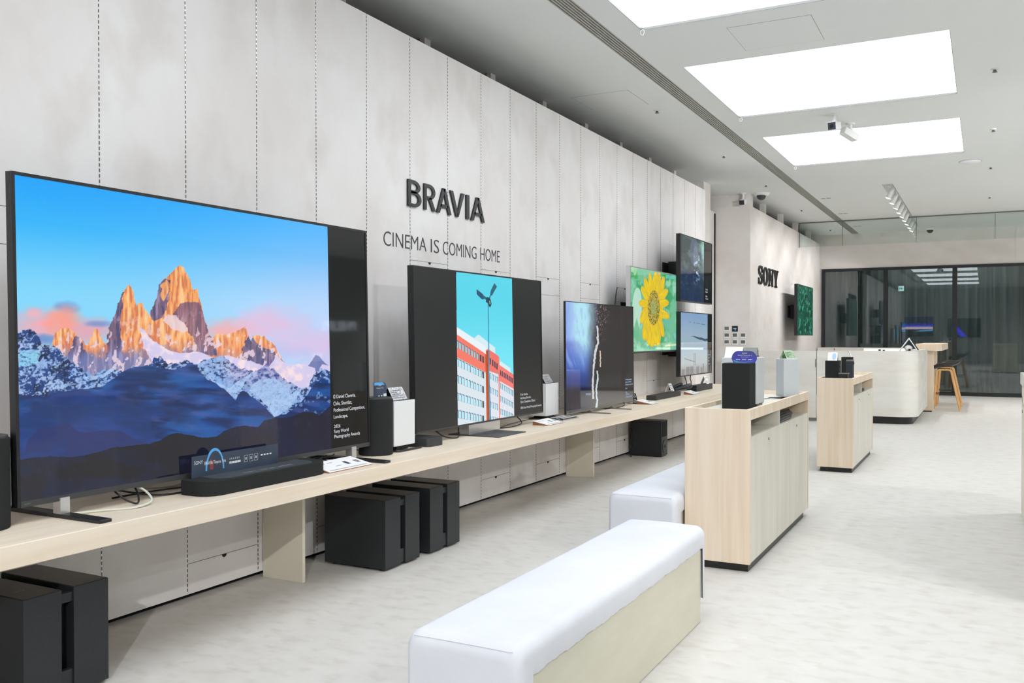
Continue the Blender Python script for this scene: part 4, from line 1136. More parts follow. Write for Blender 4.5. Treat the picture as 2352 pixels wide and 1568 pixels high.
# 3. light burst
T, on, ex, ey = tv('thin dark television showing a pale blue burst and white streaks, on two low blade feet', -3.15, 7.005, 8.675, .684, 1.650, .018, .01, paint_burst, (460, 270), 'gloss_scr2', bez=.006, chin=.010, rear=(7.3, 8.4, .70, 1.05, .03), chinmat='steel')
caption(T, -3.15, .01, .684, .966, [('\u00a9 Wellie Hyeonsub,', 8.435, .908, .182, .020), ('Argentina, Shortlist,', 8.435, .884, .170, .020), ('Professional Competition,', 8.435, .858, .218, .020), ('Sport,', 8.435, .824, .055, .018), ('2026', 8.439, .784, .042, .016), ('Sony World', 8.439, .762, .099, .020), ('Photography Awards', 8.439, .738, .186, .020)], 'texblue')
for y in (7.52, 8.05):
    mb = MB().prism([(-3.16, .684), (-3.12, .684), (-3.115, ZS + .012), (-2.955, ZS), (-2.955, ZS + .007), (-3.11, ZS + .022), (-3.15, ZS + .022)][:0] or [(-3.34, ZS), (-2.955, ZS), (-2.955, ZS + .007), (-3.12, ZS + .011), (-3.15, ZS + .03), (-3.18, ZS + .011), (-3.34, ZS + .007)], (0, y, 0), (1, 0, 0), (0, 0, 1), (0, .03, 0))
    build('foot', mb, 'steel', T, smooth=False)

# 4..7 wall-hung
def wall_tv(label, X, y0, y1, z0, z1, depth, paint, res, wallx, side=None, mat='gloss_scr2', bez=.010, chin=.014, cap=None):
    T, on, ex, ey = tv(label, X, y0, y1, z0, z1, depth, 0.0, paint, res, mat, bez=bez, chin=chin, rear=(y0 + .25, y1 - .25, z0 + .12, z1 - .2, .03), side=side)
    ym = (y0 + y1) / 2; zm = (z0 + z1) / 2
    build('wall_bracket', rbox(wallx + .001, wallx + .02, ym - .3, ym + .3, zm - .14, zm + .10).box(wallx + .02, X - depth - .031, ym - .12, ym - .08, zm - .16, zm + .12).box(wallx + .02, X - depth - .031, ym + .08, ym + .12, zm - .16, zm + .12), 'black', T, smooth=False)
    if cap: caption(T, X, 0, z0, 1, cap, 'texwhite')
    return T
wall_tv('wall hung television showing a large yellow flower on green', -3.29, 8.945, 10.545, 1.168, 2.088, .05, paint_flower, (460, 300), XW, side='silver', chin=.02)
wall_tv('upper of the two wall hung televisions by the wall end, dark blurred figure among plants', -3.23, 10.50, 11.91, 1.772, 2.580, .055, paint_forest, (300, 180), XW, cap=[('\u00a9 Kevin', 11.60, 1.95, .10, .02), ('Nature', 11.60, 1.92, .10, .02), ('2026', 11.60, 1.86, .08, .02), ('Awards', 11.60, 1.83, .12, .02)])
wall_tv('lower of the two wall hung televisions by the wall end, pale blue misty shore', -3.23, 10.51, 11.91, .862, 1.647, .055, paint_shore, (300, 180), XW, cap=[('\u00a9 Shortlist', 11.74, 1.10, .10, .014), ('Open', 11.74, 1.06, .06, .014), ('2026', 11.74, 1.02, .05, .014), ('Awards', 11.74, .98, .08, .014)])
wall_tv('green leafy television hung on the far wall right of the slab serif letters', -3.25, 18.20, 19.99, 1.365, 2.375, .06, paint_leaves, (260, 160), -3.552, mat='matte_scr')

# ------------------------------------------------------------------ printed signs and cards
def tent_card(label, x, y, z, W, Hh, D, mat='cardwhite', yaw=0.0, side='cardwhite', group='tent cards on the speakers', back=None):
    """folded card, ridge along local Y (W long), faces towards +X and -X"""
    t = thing('tent_card', label, 'display card', (x, y, z), group)
    th = .0015
    for s_, m_ in ((1, mat), (-1, side)):
        mb = MB().prism([(s_ * D, 0), (s_ * (D - th * 2), 0), (0, Hh - th), (s_ * .0005, Hh)], (x, y - W / 2, z), (1, 0, 0), (0, 0, 1), (0, W, 0))
        build('front_leaf' if s_ == 1 else 'rear_leaf', mb, m_, t, smooth=False)
    nv = Vector((Hh, 0, D)).normalized(); up = Vector((-D, 0, Hh)).normalized()
    mb = MB()
    for k in range(5):
        f = .16 + .15 * k
        b0 = Vector((x + D, y - W * .42, z)) + up * (Hh * 1.1 * f) + nv * .0008
        wd = W * (.8 - .13 * (k * 37 % 4))
        mb.add([b0, b0 + EXU * wd, b0 + EXU * wd + up * Hh * .045, b0 + up * Hh * .045], [(0, 1, 2, 3)])
    build('print_lines', mb, 'ink', t, smooth=False, merge=False)
    t.rotation_euler.z = yaw
    return t

def oval_print(s, t):
    c = np.zeros(s.shape + (3,)); c[:] = (84, 74, 190)
    c = mix(c, (60, 62, 104), sm(.35, .95, t) * sm(.3, .8, s)); c = mix(c, (90, 120, 240), sm(.5, .0, t), .8)
    d = ((s - .35) / .42) ** 2 + ((t - .45) / .42) ** 2
    c = mix(c, (160, 200, 255), sm(.16, .02, np.abs(d - .9)) * sm(.35, .05, t), .9)
    return c
def capsule_sign(label, o, ex, W, Hh, lines, text='SONY'):
    """free-standing oval card; o lower left"""
    o = Vector(o); ex = Vector(ex).normalized()
    t = thing('oval_display_card', label, 'display card', o + ex * W / 2)
    n = 26; vs = []; 
    def P(a, b): return o + ex * (a * W) + EYU * (b * Hh)
    pts = [(.02 + .0, 0)] + [(.5 - .5 * math.cos(math.pi * i / n) ** 1 if True else 0, 0) for i in range(0)]
    left = [(.21 - .21 * math.sin(math.pi * i / 12 ), .02 + .98 * (1 - math.cos(math.pi * i / 12)) / 2) for i in range(13)]
    pts = [(.06 + .0, 0.0)] + [(.24 - .24 * math.cos(math.pi / 2 * i / 10 - .0), .35 + .65 * math.sin(math.pi / 2 * i / 10)) for i in range(11)] + [(.76 + .24 * math.sin(math.pi / 2 * i / 10), .35 + .65 * math.cos(math.pi / 2 * i / 10)) for i in range(11)] + [(.94, 0.0)]
    th = ex.cross(EYU) * .003
    build('card', MB().prism([(a * W, b * Hh) for a, b in pts], o, ex, EYU, -th), 'blueprint_flat', t, smooth=False)
    fr = thing  # face print follows the outline
    return t, P
M['blueprint_flat'] = noisy('blue_violet_print', (74, 70, 186), (70, 74, 130), .35, scale=(8, 8, 8), detail=1)
M['nightprint'] = noisy('dark_blue_print', (44, 56, 74), (58, 72, 92), .3, scale=(5, 5, 5), detail=2)
M['bluearc'] = base_mat('bright_blue_print', (84, 166, 226), .35)
M['redpatch'] = base_mat('dull_red_print', (150, 62, 56), .4)

# sound bar 1 with its long sign
def stadium(x0, x1, y0, y1, r, n=10):
    pts = []
    for cx, cy, a0 in ((x1 - r, y0 + r, -90), (x1 - r, y1 - r, 0), (x0 + r * .25, y1 - r * .25, 90), (x0 + r * .25, y0 + r * .25, 180)):
        rr = r if cx > (x0 + x1) / 2 else r * .25
        for i in range(n + 1):
            a = R(a0 + 90 * i / n); pts.append((cx + rr * math.cos(a), cy + rr * math.sin(a)))
    return pts
t = thing('sound_bar', 'wide dark sound bar with rounded ends under the mountain television', 'sound bar', (-3.03, 3.2, ZS))
build('body', MB().prism(stadium(-3.115, -2.935, 2.81, 3.62, .088, 14), (0, 0, ZS), (1, 0, 0), (0, 1, 0), (0, 0, .066)), 'blackcloth', t, bevel=.005, seg=2)
build('top_cover', MB().prism(stadium(-3.10, -2.95, 2.90, 3.54, .07, 14), (0, 0, ZS + .0655), (1, 0, 0), (0, 1, 0), (0, 0, .0025)), base_mat('dark_slate_top', (62, 66, 70), .45), t)
mb = MB()
for i, (y, w_) in enumerate([(3.08, .07), (3.19, .035), (3.245, .03), (3.31, .09)]):
    lettering(mb, ['Theatre', 'Trio', 'audio', 'cinema'][i], (-2.99, y, ZS + .0685), (0, 1, 0), (-1, 0, 0), w_, .012)
build('top_lettering', mb, 'printwhite', t, smooth=False, merge=False)

t = thing('long_display_sign', 'long low dark blue sign with bright blue arch standing behind the rounded sound bar', 'display sign', (-3.10, 3.1, ZS + .068))
SX = -3.085; s0 = 2.855; s1 = 3.40; zb = ZS + .0665
build('panel', MB().box(SX - .002, SX, s0, s1, zb, zb + .095), 'nightprint', t, smooth=False)
arc = [(.056 * math.cos(math.pi * i / 28), .098 * math.sin(math.pi * i / 28)) for i in range(29)]
cy = s0 + .135
build('arch', MB().prism(arc, (SX + .0006, cy, zb + .022), (0, 1, 0), (0, 0, 1), (-.0032, 0, 0)), 'bluearc', t, smooth=False)
arc2 = [(.047 * math.cos(math.pi * i / 28), .086 * math.sin(math.pi * i / 28) - .004 * 0) for i in range(29)]
build('arch_picture', MB().prism(arc2, (SX + .0012, cy, zb + .022), (0, 1, 0), (0, 0, 1), (-.0008, 0, 0)), 'nightprint', t, smooth=False)
build('arch_glow', MB().prism([(-.03, 0), (-.01, 0), (-.012, .035), (-.028, .05)], (SX + .0016, cy, zb + .026), (0, 1, 0), (0, 0, 1), (-.0005, 0, 0)), 'redpatch', t, smooth=False)
mb = MB(); X_ = SX + .0020
lettering(mb, 'SONY', (X_, s0 + .012, zb + .058), (0, 1, 0), (0, 0, 1), .05, .016)
lettering(mb, 'BRAVIA Theatre Trio', (X_, s0 + .072, zb + .050), (0, 1, 0), (0, 0, 1), .128, .015)
for k in range(6): lettering(mb, 'A', (X_, s0 + .222 + k * .0115, zb + .056), (0, 1, 0), (0, 0, 1), .006, .010)
for k in range(10): mb.box(X_ - .0004, X_, s0 + .222 + k * .0072, s0 + .222 + k * .0072 + .005, zb + .038, zb + .048)
for k in range(3):
    a = s0 + .315 + k * .033
    mb.ring([(0, 0), (.024, 0), (.024, .032), (0, .032)], [(.001, .001), (.023, .001), (.023, .031), (.001, .031)], (X_, a, zb + .034), (0, 1, 0), (0, 0, 1), (.0003, 0, 0))
    mb.box(X_ - .0004, X_, a + .009, a + .015, zb + .044, zb + .056)
for k in range(4): mb.box(X_ - .0004, X_, s0 + .425 + k * .02, s0 + .438 + k * .02, zb + .052, zb + .058)
build('print', mb, 'printwhite', t, smooth=False, merge=False)

# cylinder speaker and its arched card
cx, cyy = -3.165, 4.318
t = thing('round_speaker', 'tall matt black round speaker right of the mountain television', 'speaker', (cx, cyy, ZS))
build('body', MB().cyl((cx, cyy, ZS), (cx, cyy, .985), .100, n=48), 'blackcloth', t, bevel=.006, seg=2)
build('top_cap', MB().cyl((cx, cyy, .985), (cx, cyy, .993), .093, n=48), 'charcoal', t)
build('cable_stub', MB().tube([(cx - .1, cyy, ZS + .02), (cx - .16, cyy + .05, ZS + .008), (cx - .25, cyy + .1, ZS + .006)], .004), 'blackcable', t)
t = thing('arched_display_card', 'small dark blue rounded card standing on the round black speaker', 'display card', (cx, cyy, .993))
pts = [(-.062, 0), (.062, 0), (.062, .05)] + [(.022 + .040 * math.cos(math.pi / 2 * i / 8), .05 + .04 * math.sin(math.pi / 2 * i / 8)) for i in range(1, 9)] + [(-.062, .09)]
build('card', MB().prism(pts, (cx + .04, cyy - .01, .9935), (0, 1, 0), (0, 0, 1), (-.003, 0, 0)), 'nightprint', t, smooth=False)
build('blue_edge', MB().prism([(-.06, .072), (.04, .072), (.028, .084), (.02, .088), (-.06, .088)], (cx + .0405, cyy - .01, .9935), (0, 1, 0), (0, 0, 1), (.0004, 0, 0)), 'bluearc', t, smooth=False)
mb = MB(); lettering(mb, 'SONY', (cx + .0412, cyy - .03, 1.060), (0, 1, 0), (0, 0, 1), .03, .008); lettering(mb, 'Theatre Trio', (cx + .0412, cyy - .05, 1.045), (0, 1, 0), (0, 0, 1), .07, .007)
for k in range(2): mb.box(cx + .0408, cx + .0412, cyy + .02 + k * .016, cyy + .033 + k * .016, .998, 1.014)
mb.box(cx + .0408, cx + .0412, cyy - .03, cyy - .02, 1.0, 1.006).box(cx + .0408, cx + .0412, cyy - .005, cyy + .008, 1.0, 1.006)
build('print', mb, 'printwhite', t, smooth=False, merge=False)

# far left speaker at the photo edge
t = thing('round_speaker', 'matt black round speaker cut off by the left edge of the photo', 'speaker', (-3.16, 1.95, ZS))
build('body', MB().cyl((-3.19, 1.975, ZS), (-3.19, 1.975, .985), .098, n=48), 'blackcloth', t, bevel=.006, seg=2)
build('top_cap', MB().cyl((-3.19, 1.975, .985), (-3.19, 1.975, .993), .091, n=48), 'charcoal', t)

# white box speakers
def box_speaker(label, x0, x1, y0, y1, z0, z1, mat, group='pale box speakers', stand=True, top='blackcloth', fr=None):
    t = thing('box_speaker', label, 'speaker', ((x0 + x1) / 2, (y0 + y1) / 2, z0 - (.03 if stand else 0)), group)
    build('shell', rbox(x0, x1, y0, y1, z0, z1), mat, t, bevel=.004, seg=2)
    build('top_plate', rbox(x0 + .006, x1 - .006, y0 + .006, y1 - .006, z1 - .002, z1 + .002), top, t, smooth=False)
    if fr: build('grille', fr, 'blackcloth', t, bevel=.003, seg=2)
    if stand:
        zb = z0 - .03
        loop = []
        X0, X1, Y0, Y1 = x0 - .01, x1 + .03, y0 + .002, y1 + .035; r = .02
        for ccx, ccy, a0 in ((X1 - r, Y0 + r, -90), (X1 - r, Y1 - r, 0), (X0 + r, Y1 - r, 90), (X0 + r, Y0 + r, 180)):
            for i in range(5):
                a = R(a0 + 90 * i / 4); loop.append((ccx + r * math.cos(a), ccy + r * math.sin(a), zb + .006))
        loop.append(loop[0])
        build('wire_stand', MB().tube(loop, .006, 8, cap=False), 'black', t)
        build('stem', rbox(x0 + .02, x1 - .02, y0 + .05, y1 - .05, zb + .004, z0).box(X0, X1, (y0 + y1) / 2 - .01, (y0 + y1) / 2 + .01, zb + .003, zb + .009), 'black', t, smooth=False)
    return t
box_speaker('white box speaker on a black wire stand, right behind the tall round black speaker', -3.27, -3.115, 4.432, 4.655, .690, .962, 'whitebox')
tent_card('grey printed tent card on the white box speaker next to the round speaker', -3.19, 4.545, .9645, .15, .075, .045, 'cardgrey', side='charcoal')
box_speaker('white box speaker right of the pedestal television', -3.37, -3.215, 6.74, 6.99, .688, .957, 'whitebox')
tent_card('grey printed tent card on the white speaker right of the pedestal television', -3.29, 6.87, .9595, .15, .07, .045, 'cardgrey')

# black amplifier box
t = thing('set_top_box', 'small dark grey box with rounded corners under the left corner of the pedestal television', 'set top box', (-3.15, 4.82, ZS))
build('body', MB().prism(stadium(-3.26, -3.06, 4.735, 4.905, .03, 6), (0, 0, ZS), (1, 0, 0), (0, 1, 0), (0, 0, .055)), base_mat('dark_box', (50, 52, 54), .5), t, bevel=.004, seg=2)
build('front_button', rbox(-3.0605, -3.058, 4.86, 4.868, ZS + .03, ZS + .034), 'steel', t, smooth=False)

def wedge(label, x0, x1, y0, y1, h, skew=0.0, first=[None]):
    t = thing('wedge_sign_holder', label, 'display sign', ((x0 + x1) / 2, (y0 + y1) / 2, ZS), 'wooden wedge signs on the shelf')
    def P(x, y, z): return (x - skew * (y - y0) / (y1 - y0), y, z)
    vs = [P(x0, y0, ZS), P(x1, y0, ZS), P(x1, y1, ZS), P(x0, y1, ZS), P(x0, y0, ZS + h), P(x1, y0, ZS + .004), P(x1, y1, ZS + .004), P(x0, y1, ZS + h)]
    build('base', MB().add(vs, [(0, 3, 2, 1), (4, 5, 6, 7), (0, 1, 5, 4), (1, 2, 6, 5), (2, 3, 7, 6), (3, 0, 4, 7)]), 'redwood', t, smooth=False)
    u = .0035
    vs = [(a, b, c + d) for d in (.0002, u) for a, b, c in vs[4:]]
    build('plate', MB().add(vs, [(0, 1, 2, 3), (4, 7, 6, 5), (0, 4, 5, 1), (1, 5, 6, 2), (2, 6, 7, 3), (3, 7, 4, 0)]), 'cardwhite', t, smooth=False)
    mb = MB(); L = y1 - y0; up = Vector((x0 - x1, 0, h - .004)); Lp = up.length
    def Q(a, b): 
        xx = x1 + (x0 - x1) * b; yy = y0 + L * a
        return P(xx, yy, ZS + .004 + (h - .004) * b + u + .0006)
    def rect(a0, a1, b0, b1): mb.add([Q(a0, b0), Q(a1, b0), Q(a1, b1), Q(a0, b1)], [(0, 1, 2, 3)])
    for k in range(22): rect(.05 + k * .04, .05 + k * .04 + .022, .05, .10)
    rect(.60, .68, .35, .65); rect(.84, .87, .35, .62); rect(.89, .92, .35, .62)
    build('print_lines', mb, 'ink', t, smooth=False, merge=False)
    mb = MB()
    rect(.08, .25, .72, .75); rect(.30, .42, .72, .75); rect(.33, .45, .35, .38)
    build('fine_print', mb, 'thermo_lcd', t, smooth=False, merge=False)
    return t
wedge('white topped brown wedge sign in front of the mountain television', -3.07, -2.925, 3.60, 3.955, .034, .0)
wedge('white topped brown wedge sign in front of the pedestal television, beside the wire grid', -3.12, -2.985, 6.30, 6.58, .030, .0)
wedge('white topped brown wedge sign between the small clock display and the nearer thin sound bar', -3.15, -2.985, 8.74, 8.95, .034, .0)
wedge('white topped brown wedge sign right of the neckband speaker', -3.17, -3.05, 10.45, 10.72, .034, .0)

# wire grid tray
t = thing('remote_control_tray', 'small black and white gridded tray beside the white box speaker', 'tray', (-3.10, 6.86, ZS))
build('tray', rbox(-3.19, -3.03, 6.68, 7.0, ZS, ZS + .012), 'silver', t, bevel=.003, seg=2)
for k in range(3):
    x = -3.17 + k * .05
    build('remote_slot', rbox(x, x + .03, 6.70, 6.98, ZS + .012, ZS + .020), 'black', t, bevel=.003, seg=1)
mb = MB()
for k in range(9):
    for j in range(3): mb.box(-3.163 + j * .05, -3.148 + j * .05, 6.715 + k * .03, 6.73 + k * .03, ZS + .020, ZS + .023)
build('button', mb, 'white', t, smooth=False)

# clock display
t = thing('small_clock_display', 'small black upright screen with white figures right of the blue burst television', 'clock', (-3.19, 8.80, ZS))
build('foot', rbox(-3.28, -3.12, 8.765, 8.80, ZS, ZS + .005), 'black', t, smooth=False)
def tiltbox(c, w_, h_, d_, ang):
    up = Vector((-math.sin(ang), 0, math.cos(ang))); nr = Vector((math.cos(ang), 0, math.sin(ang)))
    return up, nr
up = Vector((-.25, 0, .97)).normalized(); nr = Vector((0, -1, 0))
o = Vector((-3.14, 8.765, ZS + .005))
build('screen_case', MB().prism([(0, 0), (-.055, 0), (-.055, .105), (0, .105)], o, (1, 0, 0), up, (0, .008, 0)), 'black', t, smooth=False)
mb = MB(); lettering(mb, '00', o + Vector((-.05, -.0008, 0)) + up * .062, (1, 0, 0), up, .042, .032); lettering(mb, '1058', o + Vector((-.05, -.0008, 0)) + up * .03, (1, 0, 0), up, .04, .016); lettering(mb, '2026', o + Vector((-.046, -.0008, 0)) + up * .01, (1, 0, 0), up, .036, .012)
build('figures', mb, 'texwhite', t, smooth=False, merge=False)

# thin sound bars at the far end
t = thing('sound_bar', 'slim black sound bar in three sections below the yellow flower television', 'sound bar', (-3.2, 9.8, ZS))
build('body', rbox(-3.25, -3.135, 9.33, 10.22, ZS, ZS + .052), base_mat('dark_grey_bar', (48, 48, 49), .6), t, bevel=.006, seg=2)
build('section_joint', MB().box(-3.2505, -3.1345, 9.62, 9.625, ZS + .002, ZS + .0525).box(-3.2505, -3.1345, 9.92, 9.925, ZS + .002, ZS + .0525), 'black', t, smooth=False)
t = thing('sound_bar', 'slim black sound bar below the misty shore television', 'sound bar', (-3.25, 11.4, ZS))
build('body', rbox(-3.30, -3.187, 11.04, 11.79, ZS, ZS + .072), base_mat('dark_grey_bar2', (50, 50, 51), .6), t, bevel=.004, seg=2)
build('end_cap', rbox(-3.302, -3.185, 11.035, 11.05, ZS, ZS + .074), 'black', t, smooth=False)
tent_card('small white tent card on the slim sound bar below the misty shore television', -3.245, 11.62, ZS + .0722, .12, .10, .045, 'cardwhite')
tent_card('white tent card with two black squares behind the three section sound bar', -3.36, 10.50, ZS + .0005, .11, .125, .055, 'cardwhite')
# neckband speaker
t = thing('neckband_speaker', 'curved dark neckband speaker with two humps between the two slim sound bars', 'neckband speaker', (-3.27, 10.75, ZS))
arcp = [(-3.38 + .20 * math.sin(math.pi * i / 16) , 10.62 + .24 * i / 16, ZS + .035 + .055 * math.sin(math.pi * i / 16)) for i in range(17)]
build('band', MB().tube(arcp, [.018 + .014 * math.sin(math.pi * i / 16) for i in range(17)], 12), base_mat('dark_blue_grey', (48, 54, 60), .4), t)
arcp = [(-3.40 + .12 * math.sin(math.pi * i / 16), 10.60 + .22 * i / 16, ZS + .05 + .06 * math.sin(math.pi * i / 16)) for i in range(17)]
build('rear_band', MB().tube(arcp, .018, 10), base_mat('dark_blue_grey2', (46, 50, 56), .4), t)
build('clear_rest', MB().prism([(-.05, 0), (.05, 0), (.03, .03), (-.03, .03)], (-3.25, 10.70, ZS), (1, 0, 0), (0, 0, 1), (0, .12, 0)), 'white', t, smooth=False)

# junction box left of the flower television
t = thing('junction_box', 'small black box on the wall left of the yellow flower television', 'junction box', (-3.53, 9.3, 1.60))
build('box', rbox(XW + .001, -3.47, 8.93, 9.38, 1.56, 1.64), 'black', t, bevel=.004, seg=1)
build('cable', MB().tube([(-3.55, 9.16, 1.64), (-3.53, 9.14, 1.78), (-3.50, 9.10, 1.86), (-3.46, 9.02, 1.88)], .006, 8), 'steel', t)

# ------------------------------------------------------------------ cables
def cable(label, pts, r=.004, mat='blackcable', group='cables on the shelf', smooth=4):
    P = [Vector(p) for p in pts]; out = []
    n = len(P)
    for i in range(n - 1):
        a = P[max(0, i - 1)]; b = P[i]; c = P[i + 1]; d = P[min(n - 1, i + 2)]
        for k in range(smooth * 2):
            q = k / (smooth * 2.0)
            out.append(0.5 * ((2 * b) + (c - a) * q + (2 * a - 5 * b + 4 * c - d) * q * q + (3 * b - a - 3 * c + d) * q ** 3))
    out.append(P[-1])
    o = build('cable', MB().tube(out, r, 8), mat, org=tuple(P[0]))
    tag(o, label, 'cable', group)
z_ = ZS + .005
cable('white cable looping out beside the near foot of the mountain television', [(-3.13, 2.30, z_), (-3.08, 2.40, z_), (-3.02, 2.50, z_), (-3.04, 2.60, z_ + .012), (-3.12, 2.62, z_ + .05), (-3.20, 2.60, z_ + .06)], .0048, 'whitecable')
cable('white cable running back under the mountain television', [(-3.20, 2.60, z_ + .05), (-3.26, 2.75, z_ + .02), (-3.3, 2.95, z_), (-3.32, 3.1, z_ + .02)], .004, 'whitecable')
cable('black cable hanging in a short loop near the silver foot of the mountain television', [(-3.18, 2.50, z_ + .08), (-3.12, 2.52, z_ + .03), (-3.08, 2.56, z_ + .002), (-3.12, 2.60, z_ + .03), (-3.18, 2.62, z_ + .07)])
cable('long black cable between the near foot and the rounded sound bar', [(-3.22, 2.55, z_ + .05), (-3.16, 2.72, z_ + .005), (-3.13, 2.90, z_), (-3.18, 3.10, z_), (-3.25, 3.3, z_)])
cable('black cable behind the left end of the rounded sound bar', [(-3.28, 2.60, z_), (-3.22, 2.78, z_ + .01), (-3.17, 2.95, z_ + .01), (-3.17, 3.3, z_), (-3.15, 3.55, z_)])
for k, (a, b, c) in enumerate([(3.70, -3.24, .07), (3.78, -3.22, .09), (3.86, -3.25, .08), (3.93, -3.23, .06)]):
    pts = [(b + c * .8 * math.cos(i * .9), a + c * math.sin(i * .9), z_ + .004 * i) for i in range(9)]
    cable(['coil of black cable behind the wedge sign, nearest the sound bar', 'second coil of black cable behind the wedge sign', 'third coil of black cable under the mountain television', 'coil of black cable beside the far silver foot'][k], pts)
cable('black cable hanging behind the square base of the pedestal television', [(-3.27, 5.05, .76), (-3.2, 5.12, z_ + .02), (-3.17, 5.25, z_), (-3.24, 5.38, z_ + .03), (-3.27, 5.42, z_ + .08)])
cable('black cable looping right of the silver pedestal', [(-3.22, 6.20, .74), (-3.16, 6.19, z_ + .02), (-3.18, 6.05, z_), (-3.24, 5.92, z_)])
cable('long thin black cable along the shelf towards the white box speaker', [(-3.24, 6.0, z_), (-3.30, 6.3, z_), (-3.33, 6.6, z_), (-3.3, 6.75, z_)], .0025)
cable('pale cable rising between the white box speaker and the blue burst television', [(-3.30, 7.02, z_ + .005), (-3.29, 7.06, z_ + .06), (-3.27, 7.12, z_ + .14), (-3.25, 7.20, z_ + .20)], .004, 'whitecable')
cable('black cable under the blue burst television between its feet', [(-3.20, 8.00, z_), (-3.14, 8.10, z_), (-3.12, 8.30, z_ + .01), (-3.16, 8.42, z_ + .04)])
cable('left of the two black cables hanging from the misty shore television', [(-3.27, 10.75, .92), (-3.28, 10.90, .80), (-3.30, 11.02, z_ + .05), (-3.33, 11.1, z_)], .006)
cable('right of the two black cables hanging from the misty shore television', [(-3.27, 11.10, .92), (-3.30, 11.15, .82), (-3.32, 11.25, .78), (-3.34, 11.32, z_ + .06), (-3.36, 11.35, z_)], .006)
cable('black cable hanging behind the single driver subwoofer under the shelf', [(-3.57, 9.70, .30), (-3.50, 9.58, .33), (-3.46, 9.53, .22), (-3.50, 9.62, .12), (-3.54, 9.66, .10)], .005, group='cables under the shelf')
cable('second black cable trailing to the floor behind the single driver subwoofer', [(-3.54, 9.60, .20), (-3.50, 9.50, .20), (-3.48, 9.47, .08), (-3.50, 9.55, .006), (-3.55, 9.62, .006)], .005, group='cables under the shelf')

# ------------------------------------------------------------------ subwoofers
def sub(label, y0, g=.045):
    t = thing('subwoofer', label, 'subwoofer', (-3.24, y0 + .17, 0), 'twin slab subwoofers under the shelf')
    W = .152; xs = (-3.47, -3.03)
    for k, a in enumerate((y0, y0 + W + g)):
        build('slab', rbox(xs[0], xs[1], a, a + W, .012, .408), 'blackmatte', t, bevel=.003, seg=2)
        build('top_skin', rbox(xs[0] + .004, xs[1] - .004, a + .004, a + W - .004, .4075, .4095), 'blacktop', t, smooth=False)
    build('joining_core', rbox(xs[0] + .03, xs[1] - .06, y0 + W, y0 + W + g, .02, .39), 'black', t, smooth=False)
    for za, zb_ in ((.02, .10), (.355, .39)): build('cross_bar', rbox(xs[1] - .03, xs[1] - .008, y0 + W, y0 + W + g, za, zb_), 'blackmatte', t, smooth=False)
    for yy in (y0 + .04, y0 + W + g + .11):
        for xx in (xs[0] + .05, xs[1] - .05):
            build('foot', MB().cyl((xx, yy, 0), (xx, yy, .013), .018, n=16), 'black', t)
    mb = MB(); lettering(mb, 'SONY', (-3.16, y0 + .09, .4098), (0, -1, 0), (1, 0, 0), .045, .012)
    build('logo_lettering', mb, 'steel', t, smooth=False, merge=False)
    return t
SUB = sub('black twin slab subwoofer at the lower left corner of the photo', 2.030, .05)
dup(SUB, (0, 4.222 - 2.030, 0), 'nearer of the two black twin slab subwoofers standing side by side under the shelf')
dup(SUB, (0, 4.692 - 2.030, 0), 'farther of the two black twin slab subwoofers standing side by side under the shelf')
t = thing('subwoofer', 'black single box subwoofer with round driver on its narrow front, near the wooden cabinet', 'subwoofer', (-3.37, 9.785, 0))
build('cabinet', rbox(-3.555, -3.19, 9.68, 9.89, .01, .405), 'blackmatte', t, bevel=.003, seg=2)
build('grille', rbox(-3.192, -3.186, 9.70, 9.87, .225, .395), 'blackcloth', t, bevel=.002, seg=1)
build('driver', MB().cyl((-3.192, 9.785, .115), (-3.184, 9.785, .115), .075, n=36), 'charcoal', t)
build('cone', MB().cyl((-3.186, 9.785, .115), (-3.1835, 9.785, .115), .055, .02, n=36).ball((-3.190, 9.785, .115), .02, 16, 8), base_mat('glossy_cone', (40, 42, 44), .15), t)
build('foot', rbox(-3.54, -3.20, 9.69, 9.88, 0, .011), 'black', t, smooth=False)
